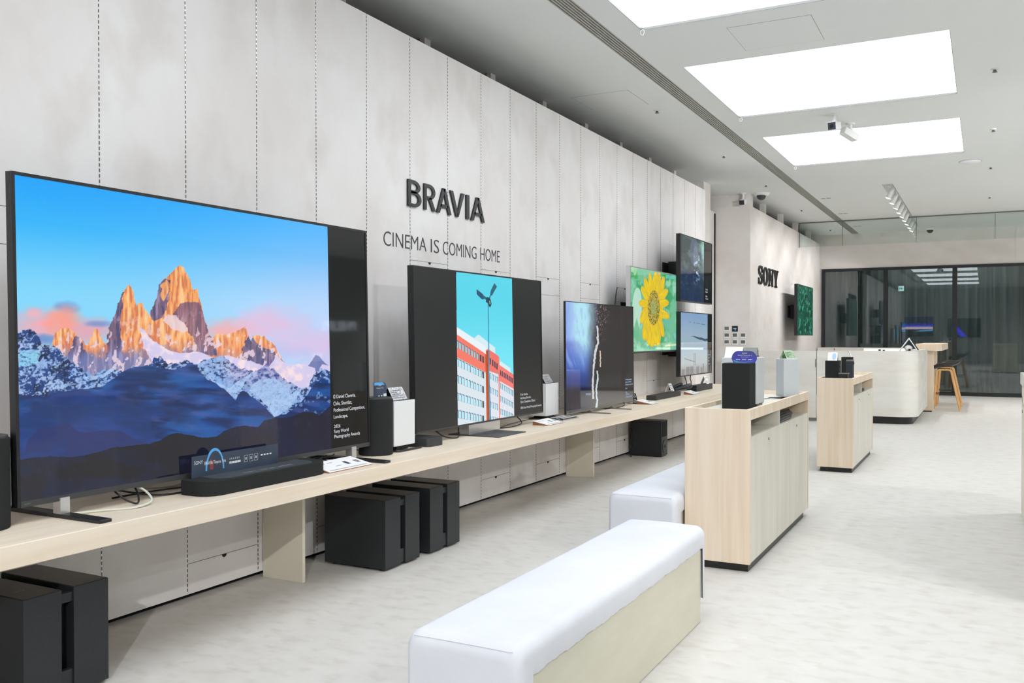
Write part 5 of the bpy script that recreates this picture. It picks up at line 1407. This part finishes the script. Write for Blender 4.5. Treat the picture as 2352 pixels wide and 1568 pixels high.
# ------------------------------------------------------------------ wooden display cabinets
def cabinet(label, x0, x1, y0, y1, zt, doors, div, niche, tray_z, group='pale oak display cabinets'):
    """long side faces +X; niche = (z0, z1); doors = Y positions of the seams; div = Y of the niche divider"""
    t = thing('display_cabinet', label, 'cabinet', ((x0 + x1) / 2, (y0 + y1) / 2, 0), group)
    th = .024; zb = .048
    build('end_panel', rbox(x0, x1, y0, y0 + th, zb, zt), 'oak_v', t, bevel=.001, seg=1, smooth=False)
    build('end_panel', rbox(x0, x1, y1 - th, y1, zb, zt), 'oak_v', t, bevel=.001, seg=1, smooth=False)
    build('side_rim', rbox(x1 - th, x1, y0 + th, y1 - th, niche[1], zt), 'oak_v', t, smooth=False)
    build('rear_panel', rbox(x0, x0 + th, y0 + th, y1 - th, zb, zt), 'oak_v', t, smooth=False)
    build('tray_floor', rbox(x0 + th, x1 - th, y0 + th, y1 - th, tray_z - .02, tray_z), 'greywash', t, smooth=False)
    build('niche_floor', rbox(x0 + .10, x1 - .003, y0 + th, y1 - th, niche[0] - .015, niche[0]), 'greywash', t, smooth=False)
    build('niche_back', rbox(x0 + .09, x0 + .10, y0 + th, y1 - th, niche[0] - .015, tray_z - .02), 'greywash_in', t, smooth=False)
    build('niche_divider', rbox(x0 + .10, x1 - .004, div - .006, div + .006, niche[0], niche[1]), 'greywash', t, smooth=False)
    build('carcass', rbox(x0 + th, x1 - .03, y0 + th, y1 - th, zb + .01, niche[0] - .016), 'darkhole', t, smooth=False)
    ds = [y0 + th] + doors + [y1 - th]
    for i in range(len(ds) - 1):
        d = build('door', rbox(x1 - .024, x1 - .004, ds[i] + .0015, ds[i + 1] - .0015, zb, niche[0] - .004), 'greywash', t, bevel=.001, seg=1, smooth=False)
        if i % 2 == 1:
            yy = ds[i] + .035
            build('lock', MB().cyl((x1 - .005, yy, niche[0] - .055), (x1 + .001, yy, niche[0] - .055), .008, n=14), 'steel', d)
    build('plinth', rbox(x0 + .03, x1 - .018, y0 + .035, y1 - .11, 0, zb), 'plinth', t, smooth=False)
    return t
cabinet('nearer pale oak display cabinet with grey doors, between the bench and the aisle', -1.56, -1.18, 5.165, 7.09, .932, [5.645, 6.105, 6.58], 6.02, (.772, .872), .905)
cabinet('farther and smaller looking pale oak display cabinet in front of the reception counter', -1.49, -1.145, 9.42, 11.17, .935, [9.86, 10.30, 10.73], 10.13, (.755, .868), .905)
ZT = .905
# speakers on the nearer cabinet
box_speaker('black box speaker carrying the violet oval sign on the nearer cabinet', -1.385, -1.222, 5.33, 5.49, ZT, 1.190, 'blackcloth', group='speakers on the nearer cabinet', stand=False, top='charcoal')
box_speaker('silver box speaker just behind the black one on the nearer cabinet', -1.49, -1.262, 5.72, 5.92, ZT + .02, 1.213, 'greybox', group='speakers on the nearer cabinet', stand=False, top='whitebox')
t = thing('speaker_foot', 'small black wedge foot under the silver box speaker behind the black one', 'speaker foot', (-1.3, 5.8, ZT))
build('plate', rbox(-1.46, -1.27, 5.74, 5.90, ZT, ZT + .0195), 'black', t, bevel=.002, seg=1)
t = box_speaker('tall pale silver speaker turned cornerwise at the far end of the nearer cabinet', -.06, .06, -.06, .06, .03, .30, 'greybox', group='speakers on the nearer cabinet', stand=False, top='whitebox')
for c_ in t.children: c_.location = (0, 0, -.03)
for c_ in t.children: c_.location = (0, 0, 0)
t.location = (-1.262, 6.69, ZT + .012); t.rotation_euler.z = R(38)
build_w = thing('flat_black_stand', 'thin black angular stand plates under the tall cornerwise speaker', 'stand', (-1.28, 6.66, ZT))
build('plate', MB().prism([(-.10, -.05), (.06, -.09), (.09, .02), (-.02, .08)], (-1.28, 6.66, ZT), (1, 0, 0), (0, 1, 0), (0, 0, .006)), 'black', build_w, smooth=False)
build('riser', rbox(-1.29, -1.23, 6.66, 6.72, ZT + .006, ZT + .0118), 'black', build_w, smooth=False)
cable('thin pale cable curling on top of the nearer cabinet', [(-1.30, 6.02, ZT + .004), (-1.33, 6.2, ZT + .004), (-1.40, 6.38, ZT + .004), (-1.36, 6.55, ZT + .004)], .003, 'steel', group='cables on the nearer cabinet')

# violet oval sign
o = Vector((-1.345, 5.40, 1.1925)); W_, H_ = .150, .070
t = thing('oval_sign', 'violet and blue oval sign with small white text standing on the black speaker', 'display sign', (-1.27, 5.40, 1.1925))
pts = [(.07, 0)] + [(.26 - .26 * math.cos(math.pi / 2 * i / 10), .32 + .68 * math.sin(math.pi / 2 * i / 10)) for i in range(11)] + [(.74 + .26 * math.sin(math.pi / 2 * i / 10), .32 + .68 * math.cos(math.pi / 2 * i / 10)) for i in range(11)] + [(.93, 0)]
build('card', MB().prism([(a * W_, b * H_) for a, b in pts], o, (1, 0, 0), (0, 0, 1), (0, .003, 0)), 'blueprint_flat', t, smooth=False)
build('pale_arc', MB().prism([(.14, .02), (.5, .0), (.8, .06), (.88, .12), (.7, .08), (.5, .05), (.3, .08), (.1, .20), (.05, .22)], o + Vector((0, -.0006, .001)), (W_, 0, 0), (0, 0, H_), (0, .0003, 0)), 'bluearc', t, smooth=False)
mb = MB(); q = o + Vector((0, -.001, 0))
lettering(mb, 'SONY', q + Vector((.062, 0, .052)), (1, 0, 0), (0, 0, 1), .032, .008)
lettering(mb, 'BRAVIA Theatre Bar 6', q + Vector((.038, 0, .041)), (1, 0, 0), (0, 0, 1), .082, .006)
lettering(mb, 'cinema sound', q + Vector((.055, 0, .033)), (1, 0, 0), (0, 0, 1), .045, .004)
for k in range(3):
    for j in range(4): mb.add([q + Vector((.026 + k * .036 + j * .0068 + a, 0, .016 + b)) for a, b in ((0, 0), (.0042, 0), (.0042, .006), (0, .006))], [(0, 1, 2, 3)])
build('print', mb, 'printwhite', t, smooth=False, merge=False)
def card_front(label, x, y, z, W, Hh, D, mats, group='tent cards on the cabinets', yaw=0):
    """tent card with its printed leaf towards the camera (-Y)"""
    t = thing('tent_card', label, 'display card', (x, y, z), group)
    th = .0015
    for s_, m_ in ((-1, mats[0]), (1, mats[1])):
        build('front_leaf' if s_ < 0 else 'rear_leaf', MB().prism([(s_ * D, 0), (s_ * (D - 2 * th), 0), (0, Hh - th), (s_ * .0005, Hh)], (x - W / 2, y, z), (0, 1, 0), (0, 0, 1), (W, 0, 0)), m_, t, smooth=False)
    return t
t = card_front('white and grey tent card behind the violet oval sign on the silver speaker', -1.43, 5.82, 1.2155, .11, .065, .045, ('cardwhite', 'cardgrey'))
t = card_front('grey tent card beside the white one behind the violet oval sign', -1.325, 5.82, 1.2155, .085, .062, .045, ('thermo_lcd', 'cardgrey'))
M['greenprint'] = noisy('green_print', (116, 168, 96), (206, 214, 204), .5, scale=(60, 60, 60), detail=2)
tent_card('small green printed tent card on the tall cornerwise speaker', -1.262, 6.69, 1.1895, .085, .060, .038, 'greenprint', side='greenprint', group='tent cards on the cabinets', yaw=-.6)
def rod(label, y0, y1, x, z, r, group):
    t = thing('black_baton', label, 'remote control', (x, (y0 + y1) / 2, z), group)
    build('body', MB().cyl((x, y0, z + r), (x, y1, z + r), r, n=18), 'black', t)
    build('end_cap', MB().cyl((x, y0 - .004, z + r), (x, y0, z + r), r * .8, n=18), 'charcoal', t)
for k, (l, x, a, b) in enumerate([('nearest to the aisle', -1.215, 6.12, 6.50), ('second from the aisle', -1.26, 6.20, 6.78), ('third from the aisle', -1.305, 6.22, 6.95)]):
    rod('black rod lying in the far niche of the nearer cabinet, ' + l, a, b, x, .772, .017, 'black rods in the far niche')
t = thing('remote_control', 'small black remote control in the niche of the farther cabinet', 'remote control', (-1.19, 10.32, .755))
build('body', rbox(-1.23, -1.165, 10.20, 10.50, .755, .783), 'black', t, bevel=.004, seg=2)
build('button', rbox(-1.2, -1.19, 10.25, 10.26, .783, .785), 'steel', t, smooth=False)

# speakers on the farther cabinet
t = thing('desktop_speaker', 'large black box speaker at the left of the farther cabinet', 'speaker', (-1.37, 9.68, ZT), 'small black speakers on the farther cabinet')
build('shell', rbox(-1.44, -1.307, 9.60, 9.76, ZT, 1.103), 'blackcloth', t, bevel=.003, seg=2)
build('side_knob', MB().cyl((-1.308, 9.66, 1.05), (-1.298, 9.66, 1.05), .012, n=16), 'black', t)
t = thing('desktop_speaker', 'tall black box speaker with a thin aerial behind the others on the farther cabinet', 'speaker', (-1.31, 10.25, ZT), 'small black speakers on the farther cabinet')
build('shell', rbox(-1.362, -1.256, 10.18, 10.32, ZT, 1.128), 'blackcloth', t, bevel=.003, seg=2)
build('foot', rbox(-1.375, -1.25, 10.17, 10.33, ZT, ZT + .012), 'black', t, smooth=False)
t = thing('leaning_card', 'thin grey card leaning on top of the tall black speaker of the farther cabinet', 'display card', (-1.27, 10.22, 1.128))
build('card', MB().prism([(0, 0), (.004, 0), (-.018, .062), (-.022, .062)], (-1.272, 10.20, 1.1285), (1, 0, 0), (0, 0, 1), (0, .08, 0)), 'greymetal', t, smooth=False)
build('edge', MB().prism([(.004, 0), (.005, 0), (-.017, .062), (-.018, .062)], (-1.272, 10.20, 1.1285), (1, 0, 0), (0, 0, 1), (0, .08, 0)), 'cardwhite', t, smooth=False)
t = thing('desktop_speaker', 'slim dark blue speaker with pale top at front right of the farther cabinet', 'speaker', (-1.245, 9.95, ZT), 'small black speakers on the farther cabinet')
build('shell', rbox(-1.280, -1.213, 9.90, 10.02, ZT + .014, 1.092), base_mat('dark_blue_cloth', (42, 46, 54), .7), t, bevel=.004, seg=2)
build('top_plate', rbox(-1.278, -1.215, 9.902, 10.018, 1.0915, 1.104), 'steel', t, smooth=False)
build('wire_foot', MB().tube([(-1.26, 9.88, ZT + .004), (-1.20, 9.86, ZT + .004), (-1.19, 9.95, ZT + .004), (-1.21, 10.0, ZT + .016)], .0035), 'black', t)
build('side_bracket', MB().tube([(-1.212, 9.96, 1.09), (-1.205, 9.96, 1.07), (-1.212, 9.96, 1.05)], .004), 'black', t)
t = thing('control_box', 'low black box with grey top edge between the speakers on the farther cabinet', 'control box', (-1.25, 9.60, ZT))
build('body', rbox(-1.302, -1.215, 9.55, 9.62, ZT, .972), 'black', t, bevel=.002, seg=1)
build('top_edge', rbox(-1.304, -1.205, 9.545, 9.625, .972, .980), 'steel', t, smooth=False)
t = card_front('white tent card with a pale blue face on the large black speaker', -1.375, 9.68, 1.1035, .095, .082, .045, ('cardwhite', 'cardwhite'))
n_ = Vector((0, -.082, .045)).normalized(); up = Vector((0, .045, .082)).normalized(); c0 = Vector((-1.36, 9.635, 1.1035)) + n_ * .0008
build('pale_blue_oval', MB().prism(ell(0, .048, .020, .038, 24), c0, (1, 0, 0), up, n_ * .0004), base_mat('pale_blue_print', (176, 204, 236), .5), t, smooth=False)
build('eye', MB().prism(ell(-.006, .050, .0022, .0026, 10), c0 + n_ * .0006, (1, 0, 0), up, n_ * .0002), 'ink', t, smooth=False)
build('eye', MB().prism(ell(.006, .050, .0022, .0026, 10), c0 + n_ * .0006, (1, 0, 0), up, n_ * .0002), 'ink', t, smooth=False)

# ------------------------------------------------------------------ benches
def bench(label, x0, x1, y0, y1, zt, flap=True):
    t = thing('upholstered_bench', label, 'bench', ((x0 + x1) / 2, (y0 + y1) / 2, 0), 'white covered benches')
    r = .045; n = 6; N = 220
    vs = []; 
    ys = [y0 + r * (1 - math.cos(math.pi / 2 * i / 8)) for i in range(9)] + [y0 + r + (y1 - y0 - 2 * r) * i / N for i in range(1, N)] + [y1 - r * (1 - math.cos(math.pi / 2 * i / 8)) for i in range(8, -1, -1)]
    prof = []
    for y in ys:
        d0 = min(y - y0, y1 - y); inset = 0 if d0 >= r else r - math.sqrt(max(0, r * r - (r - d0) ** 2))
        a, b, zz = x0 + inset * .6, x1 - inset * .6, zt - inset
        if flap and y0 + .085 < y < y1 - .060:
            w_ = zt - .100 + .002 * math.sin(y * 23) + .0018 * math.sin(y * 61 + 1) + .0012 * math.sin(y * 143)
        else:
            w_ = .014 if y < (y0 + y1) / 2 else .10
        row = [(b - .002, y, w_), (b, y, w_ + .008), (b, y, w_ + .6 * max(.01, zz - r - w_)), (b, y, zz - r)]
        for i in range(1, n + 1):
            q = math.pi / 2 * i / n; row.append((b - r + r * math.cos(q), y, zz - r + r * math.sin(q)))
        mid = 8
        for i in range(1, mid): row.append((b - r + (a + r - b + r) * i / mid, y, zz + .004 * math.sin(math.pi * i / mid) * (inset == 0)))
        for i in range(n + 1):
            q = math.pi / 2 * (1 - i / n); row.append((a + r - r * math.cos(q), y, zz - r + r * math.sin(q)))
        row += [(a, y, (zt - r) / 2 + .01), (a, y, .014)]
        prof.append(row)
    m = len(prof[0]); fs = []
    for row in prof: vs += row
    for i in range(len(prof) - 1):
        for k in range(m - 1): fs.append((i * m + k, i * m + m + k, i * m + m + k + 1, i * m + k + 1))
    fs.append(tuple(range(m - 1, -1, -1))); e = (len(prof) - 1) * m; fs.append(tuple(range(e, e + m)))
    build('cover', MB().add(vs, fs), 'fabric', t, angle=50)
    build('box', rbox(x0 + .02, x1 - .012, y0 + .03, y1 - .056, 0.004, zt - .07), 'bench_panel', t, smooth=False)
    sm_ = [(x0 + .02, y0 + .004, zt - .036), ((x0 + x1) / 2, y0 + .003, zt - .034), (x1 - .02, y0 + .004, zt - .036)]
    build('seam', MB().tube([(x0 + .03, y0 + .012, zt - .0135), ((x0 + x1) / 2, y0 + .012, zt - .0125), (x1 - .03, y0 + .012, zt - .0135)], .0016, 6), base_mat('piping', (214, 216, 222), .9), t)
    return t
bench('nearest white covered bench with cream side panel, in the foreground', -1.572, -1.172, 2.285, 4.235, .452)
bench('second white covered bench, partly hidden behind the nearer oak cabinet', -1.985, -1.564, 5.01, 6.85, .428)

# ------------------------------------------------------------------ reception counter
t = thing('reception_counter', 'long pale stone reception counter with rounded corner and black plinth', 'counter', (-2.2, 15.5, 0))
def cpath(ins, x0=-2.368):
    r = .30 - ins; X1 = -.905 - ins; Y0 = 14.95 + ins; pts = [(x0, Y0)]
    for i in range(13):
        a = R(-90 + 90 * i / 12); pts.append((X1 - r + r * math.cos(a), Y0 + r + r * math.sin(a)))
    pts.append((X1, 17.6)); return pts
def cwall(a, b, z0, z1, x0=-2.368):
    P0 = cpath(a, x0); P1 = cpath(b, x0); return MB().prism(P0 + P1[::-1], (0, 0, 0), (1, 0, 0), (0, 1, 0), (0, 0, 0)) if False else (P0, P1)
def strip_solid(P0, P1, z0, z1):
    mb = MB(); n = len(P0); vs = [(x, y, z) for z in (z0, z1) for P in (P0, P1) for x, y in P]
    fs = []
    for i in range(n - 1):
        fs += [(i, i + 1, 2 * n + i + 1, 2 * n + i), (n + i, 3 * n + i, 3 * n + i + 1, n + i + 1), (i, n + i, n + i + 1, i + 1), (2 * n + i, 2 * n + i + 1, 3 * n + i + 1, 3 * n + i)]
    fs += [(0, 2 * n, 3 * n, n), (n - 1, 2 * n - 1, 4 * n - 1, 3 * n - 1)]
    return mb.add(vs, fs)
build('front', strip_solid(cpath(0), cpath(.04), .115, 1.108), 'stone', t)
build('top', strip_solid(cpath(-.001), cpath(.22), 1.108, 1.123), 'stone', t)
build('plinth', strip_solid(cpath(.075), cpath(.12), 0, .115), 'plinth', t)
build('inner_worktop', rbox(-2.36, -1.13, 15.4, 15.8, .74, .76), 'white', t, smooth=False)
t = thing('counter_gate', 'low pale stone gate panel left of the reception counter with small metal latch', 'gate', (-2.96, 14.97, 0))
build('panel', rbox(-3.545, -2.378, 14.95, 14.99, .055, 1.118), 'stone', t, smooth=False)
build('kick_strip', rbox(-3.545, -2.378, 14.955, 14.985, .012, .055), 'greymetal', t, smooth=False)
build('latch', rbox(-2.394, -2.380, 14.943, 14.951, .86, .99), 'steel', t, bevel=.003, seg=1)
t = thing('glowing_back_counter', 'white back counter top behind the reception counter, its brightness painted as glow', 'counter top', (-1.48, 16.3, 0))
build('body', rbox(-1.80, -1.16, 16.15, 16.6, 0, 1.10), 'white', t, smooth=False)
build('painted_glow_face', rbox(-1.80, -1.16, 16.145, 16.6, 1.10, 1.143), 'strip', t, smooth=False)  # emission paints the brightness of a reflective white counter top
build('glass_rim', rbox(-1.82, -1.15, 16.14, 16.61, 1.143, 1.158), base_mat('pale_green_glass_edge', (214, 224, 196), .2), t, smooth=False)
t = thing('dark_headset', 'small dark object lying on the reception counter in front of the glowing back counter', 'headset', (-1.43, 15.1, 1.123))
build('cup', MB().ball((-1.455, 15.1, 1.136), .022, 14, 8, (1.2, 1, .62)), base_mat('dark_brown', (60, 44, 40), .4), t)
build('cup', MB().ball((-1.395, 15.1, 1.133), .018, 14, 8, (1.3, 1, .58)), base_mat('dark_brown2', (60, 44, 40), .4), t)
t = thing('rear_cabinet', 'low pale cabinet against the glass partition behind the reception counter', 'cabinet', (-2.6, 22.4, 0))
build('body', rbox(-3.50, -1.75, 22.2, 22.75, 0, 1.085), 'wall_far', t, smooth=False)
build('door_gap', rbox(-3.132, -3.12, 22.197, 22.2, 0, 1.07), 'darkhole', t, smooth=False)
# tent shaped tablet display
t = thing('tablet_tent_display', 'white tent shaped stand of two leaning tablets on the reception counter corner', 'tablet stand', (-1.03, 15.2, 1.123))
zt_ = 1.1235
build('left_tablet', MB().prism([(-1.185, 0), (-1.172, 0), (-1.036, .190), (-1.046, .196)], (0, 15.12, zt_), (1, 0, 0), (0, 0, 1), (0, .16, 0)), 'white', t, smooth=False)
build('right_tablet', MB().prism([(-.907, 0), (-.920, 0), (-1.046, .196), (-1.036, .205)], (0, 15.12, zt_), (1, 0, 0), (0, 0, 1), (0, .16, 0)), 'white', t, smooth=False)
build('screen', MB().prism([(-.912, .012), (-.905, .014), (-1.030, .203), (-1.036, .198)], (0, 15.125, zt_), (1, 0, 0), (0, 0, 1), (0, .15, 0)), base_mat('dark_teal_screen', (40, 60, 66), .15), t, smooth=False)
build('inner_mount', MB().ball((-1.05, 15.2, zt_ + .045), .06, 18, 10, (1, .8, .75)), 'white', t)
build('mount_eye', rbox(-1.045, -1.015, 15.13, 15.15, zt_ + .002, zt_ + .034), 'black', t, smooth=False)

# bar table
t = thing('bar_table', 'pale oak bar table with thick overhanging top beside the reception counter', 'bar table', (-.9, 18.5, 0))
build('top', rbox(-1.10, -.675, 17.62, 20.6, 1.092, 1.212), 'oak_v', t, bevel=.002, seg=1, smooth=False)
build('side_panel', rbox(-1.2, -.815, 17.75, 17.86, .02, 1.092), 'oak_v', t, smooth=False)
build('back_panel', rbox(-.90, -.87, 17.86, 20.5, .02, 1.092), 'oak_v', t, smooth=False)
build('plinth', rbox(-1.18, -.84, 17.78, 17.85, 0, .02), 'plinth', t, smooth=False)
build('light_strip', rbox(-.80, -.72, 17.8, 20.4, 1.088, 1.092), 'strip', t, smooth=False)

# stools
def stool(label, y, dx=0.0):
    t = thing('bar_stool', label, 'bar stool', (-.62, y, 0), 'bar stools along the oak bar table')
    xc = -.655 + dx
    for s_ in (-1, 1):
        yy = y + s_ * .17; yf = y + s_ * .24
        def L(x, z): 
            k = 1 - z / .745; return (x, yy + (yf - yy) * k, z)
        pts = [L(-.835 + dx, .0), L(-.800 + dx, .45), L(-.782 + dx, .68), L(-.775 + dx, .715), L(-.755 + dx, .735), L(-.72 + dx, .742), L(-.60 + dx, .742), L(-.565 + dx, .735), L(-.548 + dx, .715), L(-.538 + dx, .68), L(-.480 + dx, .40), L(-.395 + dx, .0)]
        build('bent_leg_frame', MB().tube(pts, .0165, 8), 'stoolwood', t)
    for k in range(5):
        x = -.79 + dx + .006 * k
    for zz, xa, xb in ((.30, -.815, -.455),):
        for s_ in (-1, 1):
            build('foot_rail', MB().tube([(xa + dx, y + s_ * .19, zz), (xb + dx, y + s_ * .19, zz)], .006, 6), 'black', t)
        build('foot_rail', MB().tube([(xa + dx, y - .19, zz), (xa + dx, y + .19, zz)], .006, 6), 'black', t)
        build('foot_rail', MB().tube([(xb + dx, y - .19, zz), (xb + dx, y + .19, zz)], .006, 6), 'black', t)
    build('swivel_plate', MB().cyl((xc, y, .745), (xc, y, .765), .09, n=20), 'black', t)
    # moulded seat, lower towards the table
    nx, ny = 14, 12; vs = []; fs = []
    for i in range(nx + 1):
        a = i / nx; x = -.845 + dx + .455 * a
        w_ = .23 * (1 - .18 * abs(2 * a - 1) ** 3)
        z = .790 + .065 * a + .035 * math.sin(math.pi * min(1, a * 1.15)) + (.055 * max(0, a - .72) / .28)
        for j in range(ny + 1):
            b = 2 * j / ny - 1
            vs.append((x, y + w_ * b, z + .03 * abs(b) ** 2.5 - .01))
    for i in range(nx):
        for j in range(ny):
            q = i * (ny + 1) + j; fs.append((q, q + 1, q + ny + 2, q + ny + 1))
    n_v = len(vs); low = [(p[0] + (.02 if p[0] < xc else -.01), p[1], p[2] - .035 - .02 * (1 - abs(2 * ((p[0] + .845 - dx) / .455) - 1))) for p in vs]
    F = fs + [tuple(q + n_v for q in reversed(f)) for f in fs]
    per = [i * (ny + 1) for i in range(nx + 1)] + [nx * (ny + 1) + j for j in range(1, ny + 1)] + [i * (ny + 1) + ny for i in range(nx - 1, -1, -1)] + [j for j in range(ny - 1, 0, -1)]
    for i in range(len(per)):
        a, b = per[i], per[(i + 1) % len(per)]; F.append((a, b, b + n_v, a + n_v))
    build('seat', MB().add(vs + low, F), base_mat('black_shell_seat', (34, 36, 38), .4), t, angle=60)
    return t
S0 = stool('black seated bar stool with bent oak legs, nearer one of the row', 18.34)
dup(S0, (0, 1.25, 0), 'black seated bar stool with bent oak legs, farther one nearest the glass')

# counter at the right edge
t = thing('marble_counter', 'cream counter with pale marble top cut off by the right edge of the photo', 'counter', (.6, 6.5, 0))
build('body', rbox(.250, 1.05, 5.2, 7.90, .02, .985), 'cream', t, smooth=False)
build('marble_top', rbox(.240, 1.07, 5.1, 7.93, .985, 1.075), noisy('pale_marble', (232, 230, 226), (204, 202, 198), .25, scale=(3, 3, 3), detail=8), t, bevel=.003, seg=1, smooth=False)
build('crack_line', MB().tube([(.2495, 7.86, .90), (.2495, 7.8, .89), (.2495, 7.72, .865), (.2495, 7.6, .83)], .002, 5), 'darkhole', t)
build('lock', MB().cyl((.251, 7.72, .79), (.245, 7.72, .79), .012, n=14), 'steel', t)
build('plinth', rbox(.28, 1.02, 5.25, 7.85, 0, .02), 'plinth', t, smooth=False)

# stores across the aisle, known from their reflection in the large screen
t = thing('shop_sign', 'white lit lettering of the shop across the aisle, mirrored in the large television', 'shop sign', (7.95, 17.0, 2.0))
build('letters', lettering(MB(), 'PHILIPS', (7.985, 18.6, 1.92), (0, -1, 0), (0, 0, 1), 1.3, .24, (-.02, 0, 0)), emit_mat('white_sign_light', (235, 245, 255), 2.5), t, smooth=False, merge=False)
def screen_far(name, label, x0, x1, y, z0, z1, paint):
    t = thing('television', label, 'television', ((x0 + x1) / 2, y, z0), 'screens behind the camera')
    build('bezel', rbox(x0, x1, y - .04, y, z0, z1), 'black', t, smooth=False)
    build('wall_arm', rbox((x0 + x1) / 2 - .03, (x0 + x1) / 2 + .03, -5.3, y - .04, (z0 + z1) / 2 - .1, (z0 + z1) / 2), 'black', t, smooth=False)
    picture_grid('screen', (x1 - .02, y + .002, z0 + .02), (-(x1 - x0) + .04, 0, 0), (0, 0, z1 - z0 - .04), 120, 70, paint, 'mirrored_scr', t)
def paint_horizon(s, t):
    c = np.zeros(s.shape + (3,)); c[:] = (20, 18, 60)
    c = mix(c, (60, 70, 255), sm(.75, .5, t)); c = mix(c, (255, 220, 220), sm(.12, .02, np.abs(t - .42))); c = mix(c, (30, 26, 40), sm(.38, .30, t)); c = mix(c, (90, 200, 255), sm(.06, .01, np.abs(t - .30 + .1 * s)) * sm(.6, .3, s))
    return c
def paint_violet(s, t):
    c = np.zeros(s.shape + (3,)); c[:] = (8, 8, 14)
    d = np.abs((s - .75) - (t - .5) * .5); return mix(c, (50, 40, 255), sm(.18, .04, d) * sm(1, .6, t + .2 * s))
screen_far('a', 'television with a blue and orange horizon, seen only mirrored in the glass partition', -5.0 + .9, -2.35, -5.2, 1.35, 2.35, paint_horizon)
screen_far('b', 'television with a violet stripe, seen only mirrored in the right glass pane', -1.7, -.2, -5.2, 1.3, 2.25, paint_violet)
